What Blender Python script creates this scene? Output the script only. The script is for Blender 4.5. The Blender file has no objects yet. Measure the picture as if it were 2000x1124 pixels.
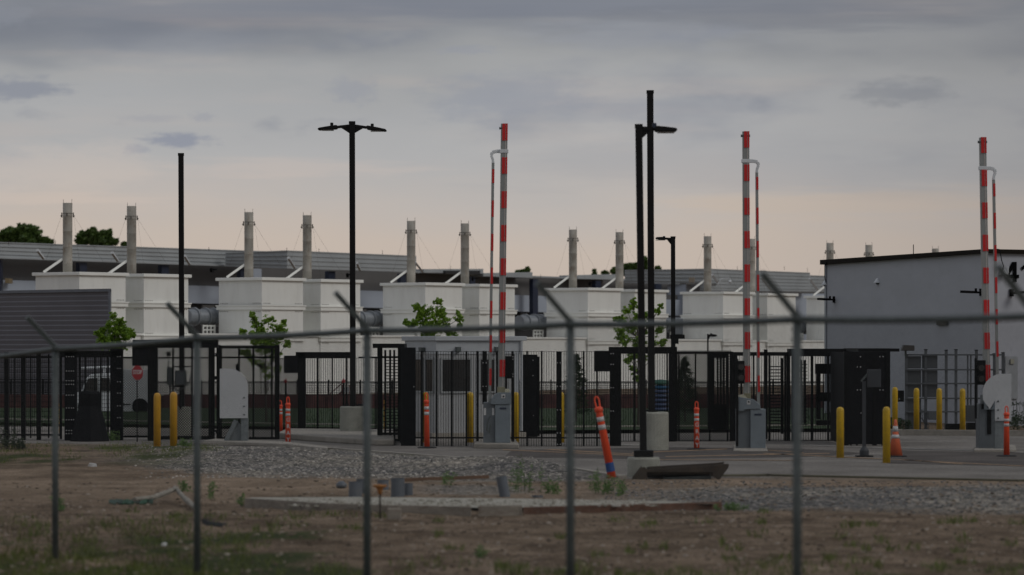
import bpy, math, random
from mathutils import Vector, Matrix, noise
random.seed(7)
S = bpy.context.scene
COL = S.collection
# ------------------------------------------------------------------ camera
F = 6817.0; H = 2.1; HY = 668.0
cam = bpy.data.cameras.new('camera'); camo = bpy.data.objects.new('camera', cam); COL.objects.link(camo)
camo.location = (0, 0, H); camo.rotation_euler = (math.radians(90), 0, 0)
cam.sensor_width = 36; cam.lens = F / 2000 * 36; cam.shift_y = (HY - 562) / 2000
cam.clip_start = 0.5; cam.clip_end = 6000
cam.dof.use_dof = True; cam.dof.focus_distance = 86; cam.dof.aperture_fstop = 2.0
S.camera = camo
S.render.resolution_x = 1024; S.render.resolution_y = 575
S.view_settings.view_transform = 'Standard'; S.view_settings.look = 'None'
S.view_settings.exposure = 0; S.view_settings.gamma = 1
# ------------------------------------------------------------------ world: overcast evening sky
SUN_EL, SUN_AZ = 38, 118       # azimuth clockwise from +Y (view direction)
w = bpy.data.worlds.new('World'); S.world = w; w.use_nodes = True
nt = w.node_tree; N = nt.nodes; L = nt.links; N.clear()
def nd(t, **k):
    n = N.new(t)
    for a, b in k.items():
        if a.startswith('i_'): n.inputs[a[2:]].default_value = b
        else: setattr(n, a, b)
    return n
out = nd('ShaderNodeOutputWorld'); bg = nd('ShaderNodeBackground'); bg.inputs['Strength'].default_value = 1.0
sky = nd('ShaderNodeTexSky'); sky.sky_type = 'NISHITA'; sky.sun_disc = False
sky.sun_elevation = math.radians(SUN_EL); sky.sun_rotation = math.radians(SUN_AZ)
skys = nd('ShaderNodeVectorMath', operation='SCALE'); skys.inputs['Scale'].default_value = 0.09
tc = nd('ShaderNodeTexCoord'); sep = nd('ShaderNodeSeparateXYZ')
ramp = nd('ShaderNodeValToRGB'); cr = ramp.color_ramp
def lin(r, g, b):
    f = lambda c: ((c/255+0.055)/1.055)**2.4 if c > 10 else c/255/12.92
    return (f(r), f(g), f(b), 1)
ZM = 0.12
stops = [(0.0, (195,178,166)), (0.027, (195,181,170)), (0.040, (187,179,174)), (0.054, (174,173,174)), (0.068, (166,166,168)), (0.083, (158,158,159)), (0.10, (148,149,153)), (0.14, (176,178,182)), (0.3, (205,208,214)), (1.0, (216,220,228))]
cr.elements[0].position = 0; cr.elements[0].color = lin(*stops[0][1])
cr.elements[1].position = 1; cr.elements[1].color = lin(*stops[-1][1])
for z, c in stops[1:-1]:
    e = cr.elements.new(z**0.5); e.color = lin(*c)
L.new(tc.outputs['Generated'], sep.inputs[0])
mx = nd('ShaderNodeMath', operation='MAXIMUM'); mx.inputs[1].default_value = 0
L.new(sep.outputs['Z'], mx.inputs[0])
# broad noise warps the elevation, so the bands wander
mpw = nd('ShaderNodeMapping'); mpw.inputs['Scale'].default_value = (13, 3, 40)
L.new(tc.outputs['Generated'], mpw.inputs[0])
nw = nd('ShaderNodeTexNoise'); nw.inputs['Scale'].default_value = 1; nw.inputs['Detail'].default_value = 4
L.new(mpw.outputs[0], nw.inputs['Vector'])
wa = nd('ShaderNodeMath', operation='MULTIPLY_ADD'); wa.inputs[1].default_value = 0.03; 
L.new(nw.outputs['Fac'], wa.inputs[0])
sb = nd('ShaderNodeMath', operation='SUBTRACT'); sb.inputs[1].default_value = 0.015
L.new(mx.outputs[0], sb.inputs[0]); L.new(sb.outputs[0], wa.inputs[2])
mx2 = nd('ShaderNodeMath', operation='MAXIMUM'); mx2.inputs[1].default_value = 0; L.new(wa.outputs[0], mx2.inputs[0])
sq = nd('ShaderNodeMath', operation='SQRT'); L.new(mx2.outputs[0], sq.inputs[0]); L.new(sq.outputs[0], ramp.inputs[0])
# darker blue-grey cloud patches
def cloudmask(scale, loc, lo, hi, detail=5):
    m = nd('ShaderNodeMapping'); m.inputs['Scale'].default_value = scale; m.inputs['Location'].default_value = loc
    L.new(tc.outputs['Generated'], m.inputs[0])
    n = nd('ShaderNodeTexNoise'); n.inputs['Scale'].default_value = 1; n.inputs['Detail'].default_value = detail; n.inputs['Roughness'].default_value = 0.52
    L.new(m.outputs[0], n.inputs['Vector'])
    r = nd('ShaderNodeMapRange'); r.interpolation_type = 'SMOOTHSTEP'
    r.inputs['From Min'].default_value = lo; r.inputs['From Max'].default_value = hi
    L.new(n.outputs['Fac'], r.inputs['Value']); return r.outputs[0]
def zgate(lo, hi):
    r = nd('ShaderNodeMapRange'); r.interpolation_type = 'SMOOTHSTEP'
    r.inputs['From Min'].default_value = lo; r.inputs['From Max'].default_value = hi
    L.new(wa.outputs[0], r.inputs['Value']); return r.outputs[0]
def mul(a, b):
    m = nd('ShaderNodeMath', operation='MULTIPLY')
    for i, v in enumerate((a, b)):
        if isinstance(v, (int, float)): m.inputs[i].default_value = v
        else: L.new(v, m.inputs[i])
    return m.outputs[0]
def mix(fac, a, bcol):
    m = nd('ShaderNodeMix', data_type='RGBA'); L.new(fac, m.inputs[0]); L.new(a, m.inputs[6])
    if isinstance(bcol, tuple): m.inputs[7].default_value = bcol
    else: L.new(bcol, m.inputs[7])
    return m.outputs[2]
c = ramp.outputs[0]
L.new(sky.outputs[0], skys.inputs[0])
# thin cloud deck lets a tenth of the clear sky through
mixs = nd('ShaderNodeMix', data_type='RGBA'); mixs.inputs[0].default_value = 0.06; L.new(c, mixs.inputs[6]); L.new(skys.outputs[0], mixs.inputs[7]); c = mixs.outputs[2]
c = mix(mul(mul(cloudmask((11, 3, 34), (3.1, 0, 0.4), 0.50, 0.68), zgate(0.045, 0.062)), 0.55), c, lin(132, 137, 149))
c = mix(mul(mul(cloudmask((6, 2, 30), (1.3, 0, 7.0), 0.36, 0.62), zgate(0.076, 0.094)), 0.85), c, lin(116, 121, 131))
c = mix(mul(mul(cloudmask((28, 6, 74), (5.7, 0, 2.0), 0.57, 0.72), zgate(0.05, 0.066)), 0.4), c, lin(122, 128, 142))
c = mix(mul(cloudmask((9, 2, 90), (0.2, 0, 3.0), 0.50, 0.70), 0.14), c, lin(206, 186, 172))
# single darker cumulus scraps hanging under the deck
def cloud_at(col_, px, py, rx, ry, amt, colr, c_in, seed):
    m = nd('ShaderNodeMapping'); m.vector_type = 'POINT'
    sx_, sz_ = F/rx, F/ry
    m.inputs['Scale'].default_value = (sx_, 0, sz_)
    m.inputs['Location'].default_value = (-(px-1000)/rx, 0, -(HY-py)/ry)
    L.new(tc.outputs['Generated'], m.inputs[0])
    nz = nd('ShaderNodeTexNoise'); nz.inputs['Scale'].default_value = 1.6; nz.inputs['Detail'].default_value = 4; nz.inputs['Roughness'].default_value = 0.62
    ma = nd('ShaderNodeVectorMath', operation='ADD'); ma.inputs[1].default_value = (seed, 0, seed*1.7); L.new(m.outputs[0], ma.inputs[0]); L.new(ma.outputs[0], nz.inputs['Vector'])
    ln = nd('ShaderNodeVectorMath', operation='LENGTH'); L.new(m.outputs[0], ln.inputs[0])
    ad = nd('ShaderNodeMath', operation='MULTIPLY_ADD'); ad.inputs[1].default_value = 2.2; L.new(nz.outputs['Fac'], ad.inputs[0]); 
    sb2 = nd('ShaderNodeMath', operation='SUBTRACT'); L.new(ln.outputs['Value'], sb2.inputs[0]); sb2.inputs[1].default_value = 1.1; L.new(sb2.outputs[0], ad.inputs[2])
    r = nd('ShaderNodeMapRange'); r.interpolation_type = 'SMOOTHSTEP'; r.inputs['From Min'].default_value = 1.25; r.inputs['From Max'].default_value = 0.35; r.inputs['To Min'].default_value = 0; r.inputs['To Max'].default_value = 1
    L.new(ad.outputs[0], r.inputs['Value'])
    return mix(mul(r.outputs[0], amt), c_in, lin(*colr))
for q_ in ((355,276,70,16,.75,(134,140,155)),(272,295,28,12,.5,(148,151,162)),(45,180,95,26,.75,(133,138,150)),(400,232,26,10,.45,(150,153,162)),(300,235,60,8,.35,(150,153,162)),
           (690,178,50,28,.5,(146,150,160)),(990,190,170,52,.55,(143,148,159)),(1180,215,130,26,.35,(148,152,161)),(910,100,60,10,.45,(145,149,160)),(1750,185,100,28,.45,(125,129,137)),
           (1000,8,900,34,.8,(122,127,138)),(1500,38,420,30,.6,(120,124,133)),(420,25,360,22,.55,(128,132,141)),(20,40,70,22,.55,(135,139,148)),(1500,330,600,60,.35,(158,158,162)),
           (560,330,260,22,.35,(200,186,177)),(130,330,200,50,.35,(203,190,180)),(1650,400,380,34,.4,(200,181,162)),(60,390,260,14,.35,(206,190,178)),(1250,70,240,34,.3,(152,156,166)),(1420,520,10,1,.0,(166,166,168))):
    c = cloud_at(None, q_[0], q_[1], q_[2], q_[3], q_[4], q_[5], c, q_[0]*0.013)
# sky colour darkened towards the right, partly standing in for lens vignetting
rg = nd('ShaderNodeMapRange'); rg.interpolation_type = 'SMOOTHSTEP'; rg.inputs['From Min'].default_value = 0.03; rg.inputs['From Max'].default_value = 0.19
L.new(sep.outputs['X'], rg.inputs['Value'])
c = mix(mul(rg.outputs[0], 0.42), c, lin(112, 112, 115))
L.new(c, bg.inputs['Color']); L.new(bg.outputs[0], out.inputs[0])
# ------------------------------------------------------------------ sun behind thin cloud
sl = bpy.data.lights.new('sun', 'SUN'); sl.energy = 0.8; sl.angle = math.radians(25); sl.color = (1, 0.97, 0.93)
so = bpy.data.objects.new('sun', sl); COL.objects.link(so)
az = math.radians(SUN_AZ); el = math.radians(SUN_EL)
sd = Vector((math.sin(az)*math.cos(el), math.cos(az)*math.cos(el), math.sin(el)))
so.rotation_euler = sd.to_track_quat('Z', 'Y').to_euler()

# ================================================================== helpers
def W(px, py, d): return Vector(((px-1000)*d/F, d, H-(py-HY)*d/F))
def DB(py): return H*F/(py-HY)                 # distance of the ground point seen at row py
def G(px, py, z=0.0):
    d = (H-z)*F/(py-HY); return Vector(((px-1000)*d/F, d, z))
def zz(py, d): return H-(py-HY)*d/F
def xx(px, d): return (px-1000)*d/F
class MB:
    def __init__(s): s.v = []; s.f = []; s.m = []; s.k = 0
    def add(s, vs, fs):
        o = len(s.v); s.v += [tuple(v) for v in vs]
        for f in fs: s.f.append(tuple(i+o for i in f)); s.m.append(s.k)
        return s
    def box(s, a, b, rz=0, org=None):
        x0,y0,z0 = a; x1,y1,z1 = b
        vs = [Vector(p) for p in ((x0,y0,z0),(x1,y0,z0),(x1,y1,z0),(x0,y1,z0),(x0,y0,z1),(x1,y0,z1),(x1,y1,z1),(x0,y1,z1))]
        if rz or org is not None:
            R = Matrix.Rotation(rz, 3, 'Z'); o = Vector(org or (0,0,0)); vs = [R@v+o for v in vs]
        return s.add(vs, [(0,3,2,1),(4,5,6,7),(0,1,5,4),(1,2,6,5),(2,3,7,6),(3,0,4,7)])
    def tube(s, p0, p1, r0, r1=None, n=10, cap=True):
        p0 = Vector(p0); p1 = Vector(p1); r1 = r0 if r1 is None else r1
        d = (p1-p0).normalized(); a = d.orthogonal().normalized(); b = d.cross(a); o = []
        for p, r in ((p0,r0),(p1,r1)):
            for i in range(n):
                t = 2*math.pi*i/n; o.append(p+(a*math.cos(t)+b*math.sin(t))*r)
        fs = [(i,(i+1)%n,n+(i+1)%n,n+i) for i in range(n)]
        if cap: fs += [tuple(range(n-1,-1,-1)), tuple(range(n,2*n))]
        return s.add(o, fs)
    def path(s, pts, r, n=8):
        for a, b in zip(pts, pts[1:]): s.tube(a, b, r, r, n)
        return s
    def lathe(s, prof, c=(0,0,0), n=20, ax='z'):
        o = []; c = Vector(c)
        for r, z in prof:
            for i in range(n):
                t = 2*math.pi*i/n; p = (r*math.cos(t), r*math.sin(t), z)
                if ax == 'x': p = (z, p[0], p[1])
                o.append(c+Vector(p))
        fs = []
        for k in range(len(prof)-1):
            for i in range(n): fs.append((k*n+i, k*n+(i+1)%n, (k+1)*n+(i+1)%n, (k+1)*n+i))
        fs += [tuple(range(n-1,-1,-1)), tuple(range((len(prof)-1)*n, len(prof)*n))]
        return s.add(o, fs)
    def prism(s, pts, vec):
        pts = [Vector(p) for p in pts]; vec = Vector(vec); n = len(pts)
        fs = [tuple(range(n)), tuple(range(2*n-1,n-1,-1))] + [(i,n+i,n+(i+1)%n,(i+1)%n) for i in range(n)]
        return s.add(pts+[p+vec for p in pts], fs)
    def bar(s, p0, p1, wx, wy):
        """rectangular bar between two points"""
        p0 = Vector(p0); p1 = Vector(p1); d = (p1-p0).normalized()
        a = Vector((0,1,0)).cross(d)
        if a.length < 1e-3: a = Vector((1,0,0))
        a.normalize(); b = d.cross(a)
        q = [p0+a*i*wx/2+b*j*wy/2 for i,j in ((-1,-1),(1,-1),(1,1),(-1,1))]
        return s.prism(q, p1-p0)
    def build(s, name, mat, parent=None, smooth=False, bevel=0):
        me = bpy.data.meshes.new(name)
        o = Vector((0,0,0))
        p = parent
        while p is not None: o = o+p.location; p = p.parent
        me.from_pydata([tuple(Vector(v)-o) for v in s.v], [], s.f)
        for m in (mat if isinstance(mat, (list, tuple)) else [mat]): me.materials.append(m)
        for i, k in enumerate(s.m): me.polygons[i].material_index = k
        import bmesh
        bm = bmesh.new(); bm.from_mesh(me); bmesh.ops.recalc_face_normals(bm, faces=bm.faces); bm.to_mesh(me); bm.free()
        ob = bpy.data.objects.new(name, me); COL.objects.link(ob); ob.parent = parent
        if smooth:
            for pl in me.polygons: pl.use_smooth = len(pl.vertices) == 4
        if bevel:
            b = ob.modifiers.new('bevel', 'BEVEL'); b.width = bevel; b.segments = 2; b.limit_method = 'ANGLE'
        return ob
def clean(o): return o
def tag(o, label=None, cat=None, group=None, kind=None):
    if label: o['label'] = label
    if cat: o['category'] = cat
    if group: o['group'] = group
    if kind: o['kind'] = kind
    return o
def thing(name, label, cat, loc, group=None):
    o = bpy.data.objects.new(name, None); COL.objects.link(o); o.location = loc; o.empty_display_size = 0.2
    return tag(o, label, cat, group)
def dup(root, loc, label, rz=0):
    def cp(o, par):
        c = o.copy(); COL.objects.link(c); c.parent = par
        for ch in o.children: cp(ch, c)
        return c
    r = cp(root, None); r.location = loc; r.rotation_euler = (0,0,rz); r['label'] = label
    return r
class Fr:
    """frontal builder at distance d: photograph pixels to metres"""
    def __init__(s, d): s.d = d
    def p(s, px, py, dy=0): v = W(px, py, s.d); v.y += dy; return v
    def rect(s, mb, x0, y0, x1, y1, a, b):
        p = s.p(x0, y1); q = s.p(x1, y0); return mb.box((p.x, s.d+a, p.z), (q.x, s.d+b, q.z))
def part(root, name, mat, d, rects, bevel=0):
    mb = MB(); fr = Fr(d)
    for r in rects: fr.rect(mb, *r)
    return mb.build(name, mat, root, bevel=bevel)

# ------------------------------------------------------------------ materials
MATS = {}
def mat(name, col, rough=0.6, metal=0, var=0.15, scale=3.0, stretch=(1,1,1), bump=0, bscale=40, dirt=None, dirtamt=0.3, spec=0.5, objvar=0.03):
    if name in MATS: return MATS[name]
    m = bpy.data.materials.new(name); m.use_nodes = True; t = m.node_tree; n = t.nodes; b = n['Principled BSDF']
    b.inputs['Roughness'].default_value = rough; b.inputs['Metallic'].default_value = metal
    b.inputs['Specular IOR Level'].default_value = spec
    tcn = n.new('ShaderNodeTexCoord'); mp = n.new('ShaderNodeMapping'); mp.inputs['Scale'].default_value = stretch
    oi = n.new('ShaderNodeObjectInfo'); oa = n.new('ShaderNodeMath'); oa.operation = 'MULTIPLY'; oa.inputs[1].default_value = 37.0
    t.links.new(oi.outputs['Random'], oa.inputs[0]); ov = n.new('ShaderNodeVectorMath'); ov.operation = 'ADD'
    t.links.new(tcn.outputs['Object'], ov.inputs[0]); t.links.new(oa.outputs[0], ov.inputs[1]); t.links.new(ov.outputs[0], mp.inputs[0])
    nz = n.new('ShaderNodeTexNoise'); nz.inputs['Scale'].default_value = scale; nz.inputs['Detail'].default_value = 6
    t.links.new(mp.outputs[0], nz.inputs['Vector'])
    mr = n.new('ShaderNodeMapRange'); mr.inputs['From Min'].default_value = 0.3; mr.inputs['From Max'].default_value = 0.7
    mr.inputs['To Min'].default_value = 1-var; mr.inputs['To Max'].default_value = 1+var
    t.links.new(nz.outputs['Fac'], mr.inputs['Value'])
    vm = n.new('ShaderNodeVectorMath'); vm.operation = 'SCALE'; vm.inputs[0].default_value = col[:3]
    orr = n.new('ShaderNodeMapRange'); orr.inputs['To Min'].default_value = 1-objvar; orr.inputs['To Max'].default_value = 1+objvar; t.links.new(oi.outputs['Random'], orr.inputs['Value'])
    om = n.new('ShaderNodeMath'); om.operation = 'MULTIPLY'; t.links.new(orr.outputs[0], om.inputs[0]); t.links.new(mr.outputs[0], om.inputs[1])
    t.links.new(om.outputs[0], vm.inputs['Scale']); cur = vm.outputs[0]
    if dirt:
        n2 = n.new('ShaderNodeTexNoise'); n2.inputs['Scale'].default_value = scale*2.3; n2.inputs['Detail'].default_value = 8; n2.inputs['Roughness'].default_value = 0.7
        t.links.new(mp.outputs[0], n2.inputs['Vector'])
        m2 = n.new('ShaderNodeMapRange'); m2.inputs['From Min'].default_value = 0.5; m2.inputs['From Max'].default_value = 0.75; m2.inputs['To Max'].default_value = dirtamt
        t.links.new(n2.outputs['Fac'], m2.inputs['Value'])
        mm = n.new('ShaderNodeMix'); mm.data_type = 'RGBA'; t.links.new(m2.outputs[0], mm.inputs[0]); t.links.new(cur, mm.inputs[6]); mm.inputs[7].default_value = (*dirt[:3], 1); cur = mm.outputs[2]
    t.links.new(cur, b.inputs['Base Color'])
    if bump:
        nb = n.new('ShaderNodeTexNoise'); nb.inputs['Scale'].default_value = bscale; nb.inputs['Detail'].default_value = 5
        t.links.new(tcn.outputs['Object'], nb.inputs['Vector'])
        bp = n.new('ShaderNodeBump'); bp.inputs['Strength'].default_value = bump; bp.inputs['Distance'].default_value = 0.02
        t.links.new(nb.outputs['Fac'], bp.inputs['Height']); t.links.new(bp.outputs[0], b.inputs['Normal'])
    MATS[name] = m; return m
BLACK = mat('black powder coat', (0.004,0.004,0.0045), 0.6, var=0.3, spec=0.12)
BLACK2 = mat('black perforated panel', (0.006,0.006,0.0075), 0.7, var=0.35, scale=6, spec=0.12)
POLE = mat('dark bronze pole paint', (0.007,0.0065,0.0065), 0.55, var=0.2, spec=0.18)
GALV = mat('galvanised steel', (0.17,0.19,0.195), 0.5, 0.35, var=0.18, scale=9)
GALVD = mat('weathered galvanised pipe', (0.085,0.097,0.095), 0.6, 0.3, var=0.2, scale=9)
WIRE = mat('chain link wire', (0.045,0.05,0.05), 0.7, 0.1, var=0.1, spec=0.2)
CREAM = mat('cream enclosure paint', (0.745,0.745,0.70), 0.5, var=0.05, scale=1.2, stretch=(1.6,1.6,0.4), dirt=(0.55,0.53,0.47), dirtamt=0.3)
CREAM2 = mat('cream trim paint', (0.76,0.76,0.71), 0.5, var=0.04, scale=2)
CHIM = mat('weathered stack steel', (0.31,0.29,0.25), 0.65, var=0.22, scale=1.6, stretch=(1.5,1.5,0.8), dirt=(0.15,0.09,0.05), dirtamt=0.7, objvar=0.13)
DUCT = mat('grey silencer metal', (0.22,0.235,0.25), 0.5, 0.3, var=0.15)
SCREEN = mat('roof screen metal', (0.34,0.36,0.365), 0.55, 0.1, var=0.1, scale=0.6)
WALLD = mat('dark grey wall panel', (0.105,0.101,0.097), 0.7, var=0.08, scale=0.5)
WALLB = mat('charcoal base wall', (0.022,0.021,0.022), 0.7, var=0.2, scale=0.5)
WALLW = mat('pale blue white wall panel', (0.36,0.40,0.46), 0.6, var=0.04, scale=0.5)
NAVY = mat('navy painted steel', (0.013,0.02,0.042), 0.5, var=0.1)
RIBW = mat('slate ribbed cladding', (0.115,0.112,0.125), 0.6, var=0.08, scale=0.8)
PAVIL = mat('grey white metal siding', (0.355,0.365,0.395), 0.6, var=0.05, scale=0.7, stretch=(1,1,3), dirt=(0.24,0.25,0.26), dirtamt=0.25)
EAVE = mat('dark brown eave trim', (0.012,0.009,0.006), 0.8, spec=0.1)
CONC = mat('cast concrete', (0.31,0.31,0.265), 0.85, var=0.14, scale=3, dirt=(0.15,0.145,0.12), dirtamt=0.5, bump=0.3)
CONCK = mat('kerb concrete', (0.30,0.275,0.235), 0.9, var=0.15, scale=2.2, dirt=(0.12,0.115,0.09), dirtamt=0.5, bump=0.3)
YEL = mat('amber bollard sleeve', (0.52,0.27,0.012), 0.45, var=0.08, scale=4, dirt=(0.30,0.16,0.03), dirtamt=0.35)
YEL2 = mat('lemon yellow bollard paint', (0.54,0.335,0.004), 0.45, var=0.12, scale=4, dirt=(0.22,0.16,0.03), dirtamt=0.6)
ORA = mat('orange plastic', (0.80,0.075,0.018), 0.45, var=0.08, dirt=(0.35,0.05,0.02), dirtamt=0.35)
ORA2 = mat('faded orange cone plastic', (0.62,0.13,0.05), 0.5, var=0.15)
WREF = mat('white reflective band', (0.50,0.50,0.49), 0.4, var=0.1, dirt=(0.28,0.27,0.25), dirtamt=0.5)
WHI = mat('white painted metal', (0.55,0.57,0.58), 0.45, var=0.06, dirt=(0.35,0.35,0.34), dirtamt=0.2)
GUARD = mat('white guard panel', (0.47,0.48,0.485), 0.55, var=0.05)
REDT = mat('red reflective tape', (0.48,0.008,0.008), 0.4, var=0.06)
ALU = mat('aluminium boom', (0.25,0.26,0.25), 0.45, 0.3, var=0.06)
CAB = mat('blue grey cabinet paint', (0.165,0.195,0.215), 0.45, var=0.07, scale=3, dirt=(0.10,0.11,0.11), dirtamt=0.4)
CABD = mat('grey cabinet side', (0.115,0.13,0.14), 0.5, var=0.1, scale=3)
STOPR = mat('stop sign red', (0.28,0.012,0.018), 0.4, var=0.05)
GLASSD = mat('dark tinted glass', (0.012,0.014,0.016), 0.12, var=0.4, scale=2)
BOOTH = mat('booth siding', (0.34,0.345,0.345), 0.6, var=0.07, scale=1, stretch=(4,4,0.5))
BOOTHT = mat('booth roof fascia', (0.42,0.44,0.455), 0.55, var=0.05)
BLUE = mat('blue plastic', (0.012,0.06,0.22), 0.5)
TYRE = mat('tyre rubber', (0.012,0.012,0.012), 0.85)
BARK = mat('bark', (0.05,0.04,0.03), 0.9, bump=0.4)
WOOD = mat('weathered timber', (0.25,0.22,0.18), 0.9, var=0.25, scale=4, stretch=(0.4,2,2), dirt=(0.10,0.05,0.03), dirtamt=0.7, bump=0.5)
PVC = mat('grey conduit plastic', (0.105,0.12,0.14), 0.5, var=0.12, dirt=(0.2,0.19,0.17), dirtamt=0.4)
SILT = mat('red silt fabric', (0.06,0.022,0.02), 0.85, var=0.5, scale=3)
RUST = mat('rusty dark steel', (0.045,0.035,0.026), 0.75, 0.2, var=0.35, scale=5, dirt=(0.09,0.055,0.03), dirtamt=0.6, bump=0.3)
LINE = mat('faded orange road paint', (0.30,0.19,0.10), 0.8, var=0.3, scale=5, dirt=(0.13,0.11,0.09), dirtamt=1.0)
LINEW = mat('faded white road paint', (0.36,0.34,0.31), 0.8, var=0.25, scale=5, dirt=(0.13,0.12,0.11), dirtamt=1.0)

def leafmat(name, c1, c2):
    m = bpy.data.materials.new(name); m.use_nodes = True; t = m.node_tree; n = t.nodes; b = n['Principled BSDF']
    g = n.new('ShaderNodeNewGeometry'); r = n.new('ShaderNodeMix'); r.data_type = 'RGBA'
    t.links.new(g.outputs['Random Per Island'], r.inputs[0]); r.inputs[6].default_value = (*c1,1); r.inputs[7].default_value = (*c2,1)
    t.links.new(r.outputs[2], b.inputs['Base Color']); b.inputs['Roughness'].default_value = 0.55
    tr = n.new('ShaderNodeBsdfTranslucent'); t.links.new(r.outputs[2], tr.inputs[0])
    mx = n.new('ShaderNodeMixShader'); mx.inputs[0].default_value = 0.35
    t.links.new(b.outputs[0], mx.inputs[1]); t.links.new(tr.outputs[0], mx.inputs[2]); t.links.new(mx.outputs[0], n['Material Output'].inputs[0])
    return m
LEAF = leafmat('young leaf', (0.09,0.18,0.012), (0.27,0.42,0.04))
LEAFD = leafmat('far dark leaf', (0.045,0.09,0.018), (0.13,0.20,0.045))
NEEDLE = leafmat('conifer needle', (0.014,0.032,0.014), (0.035,0.06,0.022))
BLADE = leafmat('grass blade', (0.06,0.08,0.014), (0.17,0.20,0.045))
BLADE2 = leafmat('dry grass blade', (0.09,0.085,0.03), (0.17,0.14,0.07))
WEED = leafmat('weed leaf', (0.055,0.12,0.02), (0.12,0.21,0.045))
BUSHD = leafmat('dark weed leaf', (0.012,0.022,0.008), (0.035,0.05,0.015))

# ================================================================== GROUND
MOUNDS = [(600,61.5,2.2,1.9,0.16),(760,59.0,2.0,1.3,0.12),(880,57.5,1.8,1.2,0.10),(960,56.5,1.8,1.2,0.06),(480,62.5,1.5,1.5,0.10),(330,63.5,2.6,1.8,0.06),(170,66,3.0,2.2,0.08),(1010,56.6,1.6,1.2,0.10),(1110,55.2,1.2,1.0,0.07)]
def sm(a, b, v):
    t = max(0, min(1, (v-a)/(b-a))); return t*t*(3-2*t)
def fbm(x, y, s, o=4): return noise.fractal(Vector((x*s, y*s, 3.7)), 1.0, 2.0, o)
def hgt(x, y):
    if y < 18 or y > 73 or abs(x) > 16: return 0.0
    h = 0
    for px, d, rx, ry, a in MOUNDS:
        mx_ = (px-1000)*d/F; q = ((x-mx_)/rx)**2+((y-d)/ry)**2
        h += a*math.exp(-q)
    fade = min(1, max(0, (edge_d((x*F/y)+1000)-0.3-y)/2.2))
    near = min(1, (y-18)/4)
    h += near*(0.018*fbm(x, y, 1.1)+0.011*fbm(x, y, 4.5, 3)+0.05*fbm(x+9, y*1.6, 0.22, 2))
    return h*fade - 0.16*sm(40, 28, y)*1.0 if y < 40 else h*fade
EDGE = [(-400,866),(0,866),(385,869),(560,873),(735,886),(1000,906),(1150,923),(1225,936),(1500,930),(2000,940),(2600,945)]
def edge_py(px):
    for (a, b), (c2, d2) in zip(EDGE, EDGE[1:]):
        if a <= px <= c2: return b+(d2-b)*(px-a)/(c2-a)
    return EDGE[0][1] if px < EDGE[0][0] else EDGE[-1][1]
def edge_d(px): return DB(edge_py(px))
def frange(a, b, s):
    r = []; 
    while a < b-1e-6: r.append(a); a += s
    return r
xs = [-1500,-400,-120,-50,-25,-17]+frange(-14,14.01,0.14)+[17,25,50,120,400,1500]
ys = [-60,0,12,17]+frange(20,44,0.16)+frange(44,74,0.20)+[75,80,90,110,140,200,300,600,1500,4000]
def sm(a, b, v):
    t = max(0, min(1, (v-a)/(b-a))); return t*t*(3-2*t)
verts = []; zone = []
for y in ys:
    for x in xs:
        verts.append((x, y, hgt(x, y)))
        px = x*F/max(y, 1)+1000; py = HY+H*F/max(y, 1)
        n1 = fbm(x, y*0.7, 0.5); n2 = fbm(x+30, y+11, 1.3, 3)
        pyw = py+n1*5+n2*2.5
        # gravel
        g = 0
        if 20 < y < 75:
            lo = edge_py(px)
            if px < 1000: bot = 905+28*sm(150, 520, px)+6*sm(600,900,px)
            else: bot = 938-3*sm(1000,1200,px)
            g = sm(lo-14, lo+2, pyw)*(1-sm(bot-6, bot+4, pyw))*sm(40, 420, px+n1*120)
            # right gravel band
            b2 = sm(944, 954, pyw)*(1-sm(991, 1001, pyw))*sm(1120, 1420, px+n1*60+ (py-945)*2)
            b3 = sm(945, 953, pyw)*(1-sm(963, 972, pyw))*sm(760, 880, px)*(1-sm(990, 1100, px))
            b4 = sm(930, 938, pyw)*(1-sm(950, 956, pyw))*sm(700, 820, px)*0
            g = max(g, b2, b3*0.9)
        # tan strip
        t = (1-sm(965, 985, pyw))*sm(915, 935, pyw)*(0.5+0.5*n1)
        t = max(0, min(1, t+0.35*sm(0,0.6,n2)))
        # grass
        gr = 0
        if y < 50:
            gr = sm(1000, 1060, py)*(0.72-0.55*sm(500, 1000, px)) + 0.5*sm(1060,1110,py)
            gr = sm(0.42, 0.62, gr*0.62+0.34*n1+0.28*n2) if py < 1400 else 0
            gr = max(gr, 0.85*sm(1060, 1120, py)*(1-sm(60, 330, px+n1*150))*sm(-.3,.2,n2+.3*n1))
        else:
            gr = sm(868, 878, py)*(1-sm(898, 916, py))*(1-sm(330, 470, px))*sm(-0.25, 0.25, n1+n2*0.6)
        if y > 75: g = 0; t = 0; gr = 0
        zone.append((max(0,min(1,g)), t, max(0,min(1,gr)), 1))
nx = len(xs)
faces = [(j*nx+i, j*nx+i+1, (j+1)*nx+i+1, (j+1)*nx+i) for j in range(len(ys)-1) for i in range(nx-1)]
me = bpy.data.meshes.new('ground'); me.from_pydata(verts, [], faces)
ca = me.color_attributes.new('zone', 'FLOAT_COLOR', 'POINT')
ca.data.foreach_set('color', [c_ for z_ in zone for c_ in z_])
for p in me.polygons: p.use_smooth = True
gm = bpy.data.materials.new('bare dirt and gravel'); gm.use_nodes = True; t = gm.node_tree; n = t.nodes; b = n['Principled BSDF']
b.inputs['Roughness'].default_value = 0.95; b.inputs['Specular IOR Level'].default_value = 0.1
at = n.new('ShaderNodeAttribute'); at.attribute_name = 'zone'; sp = n.new('ShaderNodeSeparateColor'); t.links.new(at.outputs['Color'], sp.inputs[0])
tcn = n.new('ShaderNodeTexCoord')
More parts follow.
